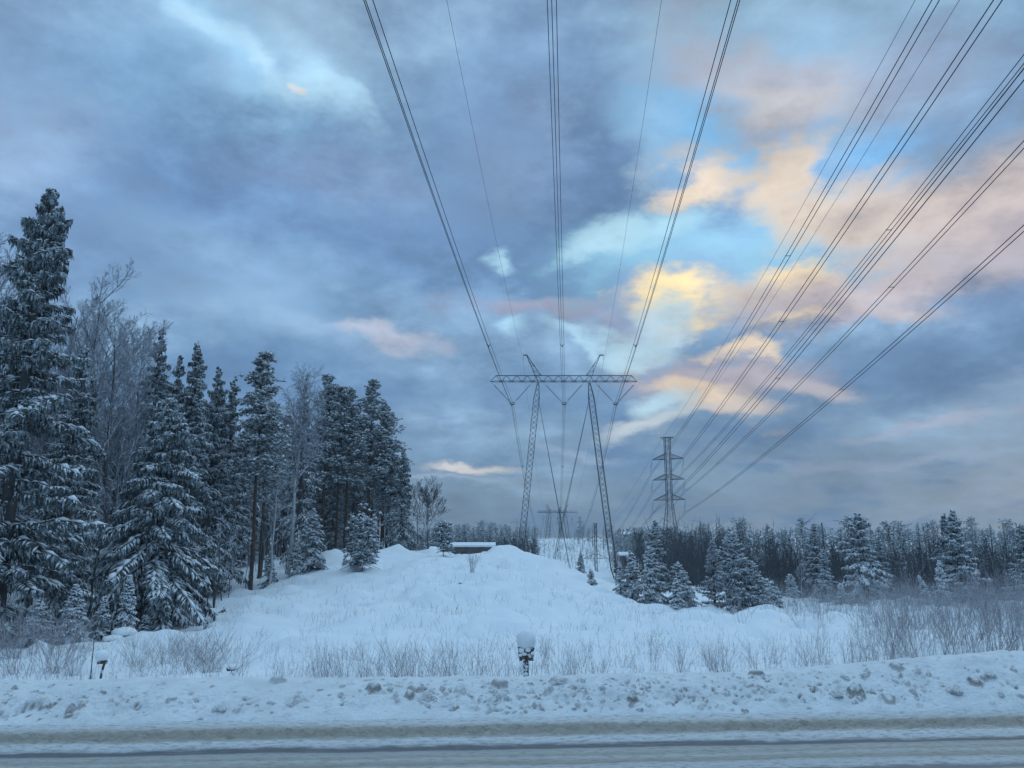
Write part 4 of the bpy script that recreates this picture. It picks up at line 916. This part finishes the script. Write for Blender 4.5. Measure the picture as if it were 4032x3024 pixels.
def put(key, x, y, h, label, group, rnd, wide=1.0):
    name, gen, mats, cat, crown = protos[key]; loc = (x, y, hz(x, y) - .1); s = h / HN[key]; w = s * wide * rnd.uniform(.9, 1.12); rz = rnd.uniform(0, 6.28)
    if key not in first: first[key] = make(name, gen, mats, label, cat, loc, group, rz, (w, w, s), crown); return first[key]
    return copy_tree(first[key], loc, label, group, rz, (w, w, s))
rnd = random.Random(5)
def px_of(x, y): return 2016 + x / y * 3000
# silhouette ceiling of the left forest: px -> highest allowed tip py
CX = [-800, 0, 240, 330, 560, 680, 800, 900, 1000, 1150, 1300, 1500, 1560, 1640]; CY = [900, 1050, 1220, 1330, 1330, 1430, 1500, 1540, 1580, 1580, 1590, 1620, 1800, 2080]
n_ = 0; tries = 0; placed = []
while n_ < 190 and tries < 12000:
    tries += 1; y = rnd.uniform(27, 92); u = rnd.uniform(-.95, -.13); x = u * y; p = 2016 + u * 3050
    yedge = np.interp(p, [-900, 0, 580, 950, 1150, 1250, 1500, 1600], [26, 28, 31, 44, 49, 59, 60, 66])
    if y < yedge or p > 1610: continue
    if any((x - a) ** 2 + (y - b) ** 2 < (1.15 + .01 * y) ** 2 for a, b in placed): continue
    ceil = np.interp(p, CX, CY) + rnd.uniform(0, 130); zt = H + y * slope(ceil); h = min(zt - hz(x, y), rnd.uniform(9, 15))
    if h < 3: continue
    r = rnd.random()
    if p > 1000: key = rnd.choice(['p0', 'p1', 'p1', 's1', 'b1']) 
    elif p < 680: key = rnd.choice(['s0', 's1', 'b2', 'b0', 'b2', 'b0'])
    else: key = rnd.choice(['s0', 's1', 's0', 's1', 'b1', 'p0'])
    lab = {'s': 'dark snow-dusted spruce standing deep inside the left forest', 'p': 'slender pine trunk and crown deep inside the left forest', 'b': 'bare frosty broadleaf tree deep inside the left forest'}[key[0]]
    grp = {'s': 'spruces inside the left forest', 'p': 'pines inside the left forest', 'b': 'bare trees inside the left forest'}[key[0]]
    put(key, x, y, h, lab, grp, rnd); placed.append((x, y)); n_ += 1
for i in range(46):
    y = rnd.uniform(60, 82); p = rnd.uniform(1050, 1560); x = (p - 2016) / 3060 * y; zt = H + y * slope(np.interp(p, CX, CY) + rnd.uniform(60, 330)); h = zt - hz(x, y)
    key = rnd.choice(['s0', 's1', 'p1', 'p0', 'p1']); put(key, x, y, max(h, 3), {'s': 'dark snow-dusted spruce standing deep inside the left forest', 'p': 'slender pine trunk and crown deep inside the left forest'}[key[0]], {'s': 'spruces inside the left forest', 'p': 'pines inside the left forest'}[key[0]], rnd)
# right wood: bare trees and conifers down in the dip
placed = []
def wood(n, y0, y1, pa, pb, keys, ceil_f, hmax, lab, grp, mind=2.0):
    k = 0; tr = 0
    while k < n and tr < n * 60:
        tr += 1; y = rnd.uniform(y0, y1); p = rnd.uniform(pa, pb); x = (p - 2016) / 3080 * y
        if any((x - a) ** 2 + (y - b) ** 2 < mind ** 2 for a, b in placed): continue
        zt = H + y * slope(ceil_f(p)); h = min(zt - hz(x, y), hmax * rnd.uniform(.85, 1.0))
        if h < 2.5: continue
        put(rnd.choice(keys), x, y, h, lab, grp, rnd); placed.append((x, y)); k += 1
wood(95, 74, 120, 2560, 4500, ['fb0', 'fb1'], lambda p: 2125 + rnd.uniform(-15, 60), 11, 'bare dark broadleaf tree in the wood right of the lattice pylon', 'bare trees of the right wood')
wood(135, 92, 165, 2720, 4500, ['fs0', 'fs1', 'fs2', 'fp0', 'fs2'], lambda p: 2062 + rnd.uniform(-14, 60), 14, 'snow-dusted conifer on the skyline of the right wood', 'conifers of the right wood', 1.7)
wood(46, 125, 190, 2380, 2900, ['fs0', 'fp0', 'fp1', 'fs1'], lambda p: 2095 + rnd.uniform(-15, 25), 13, 'snow-dusted conifer between the portal leg and the lattice pylon', 'conifers beyond the near pylon', 2.0)
wood(36, 110, 190, 2470, 2920, ['fb0', 'fb1'], lambda p: 2085 + rnd.uniform(-12, 40), 12, 'bare broadleaf tree behind the lattice pylon', 'bare trees behind the lattice pylon', 2.4)
wood(62, 175, 240, 1610, 2112, ['fp0', 'fp1', 'fs0', 'fp0'], lambda p: np.interp(p, [1610, 1700, 1900, 2060, 2112], [2095, 2085, 2062, 2072, 2085]) + rnd.uniform(-8, 22), 15, 'snow-dusted conifer in the tree line behind the long snowy roof', 'conifers behind the long roof', 2.6)
wood(34, 120, 170, 1560, 2120, ['fb0', 'fb1'], lambda p: 2125 + rnd.uniform(-10, 30), 8, 'bare tree in the dark scrub behind the hill crest', 'bare trees behind the hill crest', 2.0)
wood(48, 300, 420, 2260, 2640, ['fs0', 'fp0', 'fs1', 'fp1'], lambda p: np.interp(p, [2200, 2290, 2340, 2500, 2640], [2115, 2075, 2062, 2085, 2090]) + rnd.uniform(-6, 20), 15, 'snow-dusted conifer on the far rise under the small pylons', 'conifers on the far rise', 3)
wood(14, 420, 520, 2205, 2300, ['fs0', 'fp0'], lambda p: np.interp(p, [2205, 2300], [2112, 2075]) + rnd.uniform(-4, 12), 12, 'tiny conifer at the far end of the power line clearing', 'conifers at the end of the clearing', 3)
# far-off wood: one mass beyond everything
def farwood():
    rng = np.random.RandomState(77); a = Acc(); n = 2600
    y = rng.uniform(210, 520, n); u = rng.uniform(-1.2, 1.2, n); p = 2016 + u * 3080
    ok = ((p < 2060) & (y > 250)) | (p > 2430); y, u = y[ok], u[ok]; x = u * y; z = hgt(x, y); n = len(x)
    h = rng.uniform(8, 12, n); zt = H + y * np.array([slope(q) for q in (2078 + rng.uniform(-8, 22, n))]); h = np.minimum(h, np.maximum(zt - z, 3))
    C = np.stack([x, y, z], 1)
    for i in range(26):
        t = rng.uniform(.12, .98, n); az = rng.uniform(0, 6.28, n); L = 1.9 * (1 - t) ** .7 * rng.uniform(.6, 1.2, n) + .15
        A = C + np.stack([0 * x, 0 * x, t * h], 1); B = A + np.stack([np.cos(az) * L, np.sin(az) * L, -.35 * L], 1); sw = rng.rand(n) < .35
        spind(a, A[~sw], B[~sw], .42, 3, .8, .55, 0); spind(a, A[sw], B[sw], .38, 3, .6, .55, 1)
    tubes(a, C, C + np.stack([0 * x, 0 * x, h], 1), .14, .03, 3, 0)
    o = build('far_woodland', a, (M_needle, M_tsnow)); tag(o, 'dark snow-dusted wood stretching along the horizon behind the nearer trees', 'woodland', kind='stuff')
farwood()

def brushwood(name, label, n, y0, y1, pa, pb, hmin, hmax, seed, mat, edge=None, r=.022):
    rng = np.random.RandomState(seed); a = Acc(); y = rng.uniform(y0, y1, n); p = rng.uniform(pa, pb, n); x = (p - 2016) / 3080 * y
    if edge is not None: k = y > np.interp(p, *edge); x, y = x[k], y[k]
    n = len(x); z = hgt(x, y); B = np.stack([x, y, z - .1], 1); l = rng.uniform(hmin, hmax, n)
    d = np.stack([rng.normal(0, .13, n), rng.normal(0, .13, n), np.ones(n)], 1); M1 = B + d * (l * .5)[:, None]; d2 = d + rng.normal(0, .10, (n, 3)); T = M1 + d2 * (l * .5)[:, None]
    tubes(a, B, M1, r, r * .7, 3); tubes(a, M1, T, r * .7, r * .25, 3)
    for i in range(9):
        f = rng.uniform(.05, .95, n)[:, None]; C = np.where(rng.rand(n)[:, None] < .5, B + (M1 - B) * f, M1 + (T - M1) * f)
        q = np.stack([rng.normal(0, .7, n), rng.normal(0, .7, n), rng.uniform(.1, 1.1, n)], 1); tubes(a, C, C + q * (l * rng.uniform(.08, .26, n))[:, None], r * .5, r * .2, 3)
    o = build(name, a, mat); tag(o, label, 'brushwood', kind='stuff')
brushwood('brushwood', 'dense dark leafless brushwood filling the dip below the right wood', 5200, 68, 130, 2600, 4400, 2.5, 6.6, 61, M_dtwig, r=.028)
brushwood('brushwood', 'leafless brushwood behind the crest of the snowy hill around the long roof', 1300, 118, 175, 1540, 2110, 3, 7.5, 62, M_dtwig, r=.035)
brushwood('brushwood', 'tangle of thin frosty understory stems inside the left forest', 1500, 30, 80, -700, 1620, 2, 6.5, 63, M_twig, ([-900, 0, 580, 950, 1150, 1250, 1500, 1620], [27, 29, 32, 45, 50, 61, 62, 70]), r=.014)
brushwood('brushwood', 'pale knee-high frosty scrub in front of the right wood', 2300, 36, 66, 2980, 4300, .4, 1.7, 64, M_frost, r=.006)
brushwood('brushwood', 'fine pale frosted twigs standing along the whole verge behind the snow bank', 1500, 17.9, 23, -250, 4300, .15, .75, 66, M_frost, r=.0035)
brushwood('brushwood', 'thin pale leafless shoots filling the right roadside thicket', 450, 20, 32, 3330, 4300, .6, 1.9, 67, M_frost, r=.005)
brushwood('brushwood', 'patchy leafless scrub on the far snowy slope under the small pylons', 260, 190, 330, 2140, 2480, 1.2, 4.2, 65, M_dtwig, r=.04)
# ------------------------------------------------------------------ undergrowth
_U = 'first second third fourth fifth sixth seventh eighth ninth tenth eleventh twelfth thirteenth fourteenth fifteenth sixteenth seventeenth eighteenth nineteenth'.split()
def ordinal(n):
    if n < 20: return _U[n - 1]
    t_, u = divmod(n, 10); w = {2: 'twent', 3: 'thirt', 4: 'fort', 5: 'fift', 6: 'sixt', 7: 'sevent'}[t_]
    return w + 'ieth' if u == 0 else w + 'y-' + _U[u - 1]
def put_shrub(key, gen, name, mats, cat, spots, labelf, group, rank=None):
    root = None
    for i_, (x, y, s, rz) in enumerate(sorted(spots, key=lambda q: q[0] / q[1])):
        loc = (x, y, hz(x, y) - .05)
        if rank: labelf = (lambda t: (lambda x, y: t))(rank % ordinal(i_ + 1))
        if root is None: root = make(name, gen, mats, labelf(x, y), cat, loc, group, rz, (s, s, s), 'twigs'); KIDS[root.name] = KIDS.get(root.name, [])
        else: copy_tree(root, loc, labelf(x, y), group, rz, (s, s, s), (rnd.gauss(0, .16), rnd.gauss(0, .16)))
STM = (M_stem, M_stem)
def willow(seed, h=1.7, spread=1.0, stems=34, r=.0042): return bare(h, spread, seed, trunk_r=r, levels=2, kids=(5, 3), z0=.3, stems=stems, rmin=.0025, snow=0, up=.9, ang=(14, 32), lens=.42)
rnd = random.Random(9)
def spots(n, pa, pb, y0, y1, s0=.7, s1=1.2):
    o = []
    for _ in range(n):
        y = rnd.uniform(y0, y1); x = (rnd.uniform(pa, pb) - 2016) / 3120 * y; o.append((x, y, rnd.uniform(s0, s1) * rnd.choice((1, 1, .75, 1.15)), rnd.uniform(0, 6.28)))
    return o
L1 = 'leafless willow bush in the dense thicket at the right roadside'
for i, sd in enumerate((201, 202, 203)):
    put_shrub('w', willow(sd, 1.9, 1.5, 18, .0034), 'willow_bush', STM, 'bush', spots(11, 3380, 4250, 20.5, 31, .6, 1.05), lambda x, y: L1, 'willow bushes at the right roadside')
for i, sd in enumerate((204, 205)):
    put_shrub('w', willow(sd, 1.5, 1.3, 14, .003), 'willow_bush', STM, 'bush', spots(24, 2900, 4000, 30, 48, .6, 1.0), lambda x, y: 'low leafless bush in the pale scrub below the right wood', 'low scrub bushes below the right wood')
for i, sd in enumerate((206, 207)):
    put_shrub('w', willow(sd, 1.3, .9, 16), 'willow_bush', STM, 'bush', spots(9, -250, 380, 19.5, 24, .7, 1.15), lambda x, y: 'frosty leafless bush at the left roadside below the tall spruces', 'frosty bushes at the left roadside')
def tuft(seed, h=.7, stems=9, spread=.3): return bare(h, spread, seed, trunk_r=.0045, levels=1, kids=(4,), z0=.35, stems=stems, rmin=.002, snow=0, up=.9, ang=(20, 45), lens=.35)
bands = [(tuft(301, .95, 14, .75), 26, 560, 950, 19.3, 24, 'tall dry weed clump in the snow at lower left, %s from the left', 'weed clumps left of the middle'),
         (tuft(302, .85, 9, .6), 30, 1240, 1950, 18.3, 20.5, 'dry weed clump behind the bank left of the snow-capped box, %s from the left', 'weed clumps left of the box'),
         (tuft(303, .75, 8, .35), 14, 1950, 2400, 18.3, 21.5, 'sparse dry stems around the snow-capped box, %s from the left', 'stems around the box'),
         (tuft(304, .85, 9, .6), 34, 2400, 3400, 18.4, 21.5, 'dry weed clump behind the bank right of the snow-capped box, %s from the left', 'weed clumps right of the box'),
         (tuft(305, .45, 4, .25), 70, 1150, 2700, 24, 50, 'short dry stem tuft on the open snowy hill, %s from the left', 'stem tufts on the hill')]
for gen, n, pa, pb, y0, y1, lab, grp in bands:
    put_shrub('t', gen, 'weed_clump', STM, 'dry plant', spots(n, pa, pb, y0, y1), None, grp, lab)
x, y, z = ground_at(1860, 42); make('twiggy_bush', willow(310, .95, .6, 20, .006), (M_stem, M_stem), 'round twiggy bush alone on the upper hill slope', 'bush', (x, y, z - .02), crown='stems')
# fine grass: nobody could count it
def grass():
    rng = np.random.RandomState(5); a = Acc(); n = 9000
    y = 18 + 30 * rng.rand(n) ** 1.5; p = rng.uniform(-200, 4300, n); x = (p - 2016) / 3120 * y; k = fbm(x * .45, y * .45, 3) > -.02; x, y = x[k], y[k]; n = len(x); z = hgt(x, y)
    B = np.stack([x, y, z - .02], 1); l = rng.uniform(.08, .38, n); d = np.stack([rng.normal(0, .3, n), rng.normal(0, .3, n), np.ones(n)], 1); Mi = B + d * (l * .6)[:, None]
    tubes(a, B, Mi, .0045, .0035, 3); tubes(a, Mi, Mi + (d + rng.normal(0, .4, (n, 3))) * (l * .4)[:, None], .0035, .002, 3)
    tag(build('dry_grass', a, M_stem), 'scattered dry grass stalks poking through the snowy slope', 'grass', kind='stuff')
grass()
# thin dark saplings along the forest edge
sp_list = [(560, 32), (600, 33), (640, 34), (665, 34), (705, 35), (740, 36), (765, 36), (790, 34), (815, 34), (838, 33), (862, 36), (890, 38), (915, 39), (980, 42), (1000, 42), (1130, 46), (1150, 47), (690, 30), (720, 31), (780, 32)]
rt = None
for i, (px, Y) in enumerate(sp_list):
    x = (px - 2016) / 3090 * Y; loc = (x, Y, hz(x, Y) - .05); s = rnd.uniform(.7, 1.25); lab = 'thin dark sapling at the forest edge, %s from the left' % ordinal(sorted(q[0] for q in sp_list).index(px) + 1)
    if rt is None: rt = make('sapling', bare(3.2, .5, 320, trunk_r=.008, levels=3, kids=(10, 4, 3), z0=.3, rmin=.005, snow=.3, up=.9, ang=(18, 40)), (M_bark, M_dtwig), lab, 'sapling', loc, 'saplings at the forest edge', 0, (s, s, s), 'branches')
    else: copy_tree(rt, loc, lab, 'saplings at the forest edge', rnd.uniform(0, 6), (s, s, s), (rnd.uniform(-.08, .08), rnd.uniform(-.08, .08)))
# crooked snow-lined young birches in the left thicket
hero('birch', 395, 1880, 29, 'crooked thin birch with snow in its forks, between the tallest and the broad spruce', 1.1, 330, kids=(9, 5, 4, 3), snow=.95, z0=.35, ang=(30, 60), rmin=.006, mats=(M_bark, M_twig))
hero('birch', 870, 1990, 36, 'thin snow-lined tree in the gap between broad spruce and red-trunked pine', .8, 331, kids=(9, 5, 4, 3), snow=.9, z0=.3, ang=(30, 65), rmin=.006, mats=(M_bark, M_twig))

# ------------------------------------------------------------------ small things by the road
def blob(acc, c, r, seed, k=18, rings=11, mat=0, rough=.12, flat=None, freq=2.2):
    rng = np.random.RandomState(seed); o = rng.rand(3) * 50; V = []
    for i in range(rings + 1):
        th = math.pi * i / rings
        for j in range(k):
            ph = 2 * math.pi * j / k; d = np.array([math.sin(th) * math.cos(ph), math.sin(th) * math.sin(ph), math.cos(th)])
            s = 1 + rough * 2 * (vn(np.array(d[0] * freq + o[0] + d[2]), np.array(d[1] * freq + o[1] - d[2] * 1.3)) + .5 * vn(np.array(d[0] * freq * 2.3 + o[2]), np.array(d[2] * freq * 2.3 + d[1] * 2 + o[0])))
            q = d * np.array(r) * s
            if flat is not None and q[2] < flat: q[2] = flat
            V.append(np.array(c) + q)
    f = [(i * k + j, (i + 1) * k + j, (i + 1) * k + (j + 1) % k, i * k + (j + 1) % k) for i in range(rings) for j in range(k)]
    acc.add(V, f, mat)
bx, by = (2071 - 2016) / 3170 * 17.4, 17.4; bz = hz(bx, by)
box = thing('signpost_box', (bx, by, bz), 'weathered wooden box on a post under a tall dome of snow, behind the snow bank', 'post box', rz=.06)
a = Acc(); loft(a, [(0.01, 0, -.3), (0.005, 0, .2), (0, 0, .74)], .055, 8, jit=.05, rng=np.random.RandomState(1)); build('post', a, M_wood, box)
a = Acc(); boxes(a, (-.16, -.13, .825), (.16, .13, .975)); boxes(a, (-.172, -.138, .962), (.172, .138, .984))
for zz1, ww in ((.822, .168), (.852, .160), (.884, .169), (.916, .158), (.944, .166)): boxes(a, (-ww, -.146, zz1), (ww - .006, -.131, zz1 + .024))
build('box', a, M_wood, box)
a = Acc(); boxes(a, (-.14, -.12, .735), (.15, .12, .818)); boxes(a, (-.15, -.130, .730), (.156, -.1215, .750)); boxes(a, (-.15, -.130, .800), (.156, -.1215, .8175)); build('shelf', a, M_wood, box)
a = Acc(); blob(a, (-.01, 0, 1.13), (.205, .19, .235), 5, 28, 20, rough=.11, flat=-.15, freq=1.7); build('snow_cap', a, M_tsnow, box, smooth=True)
for (dx, dz, r) in ((-.11, .94, .05), (-.05, .87, .035), (.13, .88, .035), (.03, .95, .045), (-.13, .85, .03), (.01, .60, .03), (-.01, .45, .04), (.015, .33, .035)):
    a = Acc(); blob(a, (dx, -.15 if dz > .7 else -.055, dz), (r * 1.3, .020, r), int(dx * 100) + 60, 10, 7); build('snow_patch', a, M_tsnow, box, smooth=True)
mx_, my_ = (405 - 2016) / 3170 * 18.4, 18.4; mz = hz(mx_, my_)
mk = thing('marker_post', (mx_, my_, mz), 'short dark post with a round snow cap at the left roadside', 'post')
a = Acc(); tubes(a, [(.0, 0, -.2), (.05, 0, .3)], [(.05, 0, .3), (.10, 0, .55)], .028, .028, 6); boxes(a, (-.06, -.05, .46), (.13, .05, .52)); build('post', a, M_wood, mk)
a = Acc(); blob(a, (.02, 0, .62), (.15, .14, .14), 9, 18, 12, rough=.06, flat=-.08); build('snow_cap', a, M_tsnow, mk, smooth=True)
a = Acc(); tubes(a, [(0, 0, -.3)], [(-.01, 0, .95)], .012, .010, 6); o = build('marker_stick', a, M_bark, loc=(mx_ - .14, my_ - .1, mz)); tag(o, 'thin dark stick standing left of the small snow-capped post', 'stick')
def rock(px, Y, r, lab, seed, cat='rock'):
    x, y, z = ground_at(px, Y); rt_ = thing('boulder', (x, y, z), lab, cat)
    a = Acc(); blob(a, (0, 0, r * .15), (r, r * .9, r * .7), seed, 16, 10, rough=.2); build('stone', a, M_dark, rt_, smooth=True)
    a = Acc(); blob(a, (0, r * .12, r * .50), (r * 1.12, r * 1.0, r * .52), seed + 1, 18, 12, rough=.12, flat=-r * .15); build('snow_cap', a, M_tsnow, rt_, smooth=True)
rock(957, 20.8, .19, 'snow-capped dark stump in the open snow at lower left', 3, 'stump')
rock(520, 26.0, .36, 'big snow-covered rock beneath the young cone-shaped spruce', 8)
rock(478, 25.6, .28, 'snow-covered rock left of the biggest one under the forest', 12)
rock(695, 31, .28, 'dark snow-dusted stone among the thin saplings', 15)
rock(1818, 38, .12, 'small dark stone showing in the middle of the hill slope', 18)
rock(2770, 52, .3, 'dark stone in the snow gap between the spruce groups', 21)
# chunks in the ploughed bank
rng = np.random.RandomState(31); crt = None
M_chunk = material('dirty_snow_chunk', (.66, .68, .70), .8, (.44, .41, .38), 9, .6, 20, var2=(.8, .84, .9), v2=(.44, .52), v2scale=5)
for i in range(40):
    S = rng.uniform(-12.5, 11) if i > 16 else rng.uniform(-2, 8); Nn = rng.uniform(14.95, 16.0); zb_ = float(bank_z(np.array([S]), np.array([Nn]))[0]) + .0; r = .045 + .095 * rng.rand() ** 2.6
    sc_ = (r * rng.uniform(1, 1.5), r, r * rng.uniform(.6, .9)); loc = (S, Nn + .07 * S, zb_)
    if crt is None:
        crts = []
        for sd in (1, 2, 3):
            a = Acc(); blob(a, (0, 0, 0), (1, 1, 1), 40 + sd, 14, 9, rough=.3, freq=2.6); o = build('snow_chunk', a, M_chunk, smooth=False, loc=loc); o.scale = sc_; crts.append(o)
            tag(o, 'lump of dirty ploughed snow lying on the face of the roadside bank', 'snow lump', 'lumps of snow on the bank'); loc = (loc[0] + rng.uniform(1, 3), loc[1] + .1, loc[2])
            loc = (loc[0], 15.4 + .07 * loc[0], float(bank_z(np.array([loc[0]]), np.array([15.4]))[0]))
        crt = True
    else:
        o = crts[i % 3].copy(); sc.collection.objects.link(o); o.location = loc; o.scale = sc_; o.rotation_euler = (0, 0, rng.uniform(0, 6))

# ------------------------------------------------------------------ buildings
def house(loc, w, d, hw, hr, label, rz=0.0, name='house', windows=0, cat='house'):
    rt_ = thing(name, loc, label, cat, rz=rz); a = Acc(); boxes(a, (-w / 2, -d / 2, -1), (w / 2, d / 2, hw)); build('wall', a, M_wall, rt_)
    a = Acc(); e_ = .35; pr = [(-w / 2 - e_, -d / 2 - e_, hw + .01), (w / 2 + e_, -d / 2 - e_, hw + .01), (w / 2 + e_, 0, hw + hr), (-w / 2 - e_, 0, hw + hr), (-w / 2 - e_, d / 2 + e_, hw + .01), (w / 2 + e_, d / 2 + e_, hw + .01)]
    up_ = [(p[0], p[1], p[2] + .22) for p in pr]; a.add(pr + up_, [(0, 3, 2, 1), (3, 4, 5, 2), (6, 7, 8, 9), (9, 8, 11, 10), (0, 1, 7, 6), (4, 10, 11, 5), (0, 6, 9, 3), (3, 9, 10, 4), (1, 2, 8, 7), (2, 5, 11, 8)])
    build('roof', a, M_snow, rt_)
    for i in range(windows):
        xw = -w / 2 + w * (i + .6) / windows; a = Acc(); boxes(a, (xw - .35, -d / 2 - .04, hw - 1.5), (xw + .35, -d / 2 - .003, hw - .6)); build('window', a, M_dark, rt_)
    return rt_
x, y, z = at(1845, 2154, 105); house((x, y + 3, z - 3), 6.4, 4, 3, .4, 'long low building with a flat snow-covered roof behind the hill crest', windows=4, name='long_building', cat='building')
x, y, z = at(1722, 2166, 112); house((x, y, z - 2), 1.4, 2.5, 2, .3, 'small snow-roofed shed left of the long low building', name='shed', cat='shed')
x, y, z = at(2209, 2142, 400); house((x, y, z - 2.2), 2.6, 2.2, 2.2, .35, 'tiny brown hut on the crest of the far snowy slope', name='hut', cat='hut')
x, y, z = at(2458, 2188, 128); house((x, y, z - 2.5), 1.25, 2.4, 2.5, .4, 'half-hidden house with snowy roof right of the portal leg', windows=1)
x, y, z = at(2472, 2104, 290); house((x, y, z - 3), 3.2, 4, 3, .8, 'far house roof peeping between the conifers above the portal leg', windows=1)

# ------------------------------------------------------------------ haze
a = Acc(); boxes(a, (-900, -60, -14), (900, 1500, 48))
hzo = build('haze', a, []); tag(hzo, kind='stuff')
mh = bpy.data.materials.new('haze'); mh.use_nodes = True; th_ = mh.node_tree; th_.nodes.remove(th_.nodes['Principled BSDF'])
pv = th_.nodes.new('ShaderNodeVolumePrincipled'); pv.inputs['Density'].default_value = .0005; pv.inputs['Color'].default_value = (.78, .84, .92, 1)
th_.links.new(pv.outputs[0], th_.nodes['Material Output'].inputs['Volume']); hzo.data.materials.append(mh)

# say which one each is, wherever a row of look-alikes can be counted along
for grp in ('willow bushes at the right roadside', 'low scrub bushes below the right wood', 'frosty bushes at the left roadside', 'lumps of snow on the bank', 'conifers behind the long roof',
            'conifers on the far rise', 'conifers at the end of the clearing', 'conifers beyond the near pylon', 'bare trees behind the hill crest', 'bare trees behind the lattice pylon', 'pines inside the left forest'):
    obs = sorted((o for o in sc.objects if o.get('group') == grp), key=lambda o: o.location.x / max(o.location.y, 1))
    for i, o in enumerate(obs):
        if len(obs) < 78: o['label'] = ' '.join((o['label']).split()[:12]) + ', %s from the left' % ordinal(i + 1)
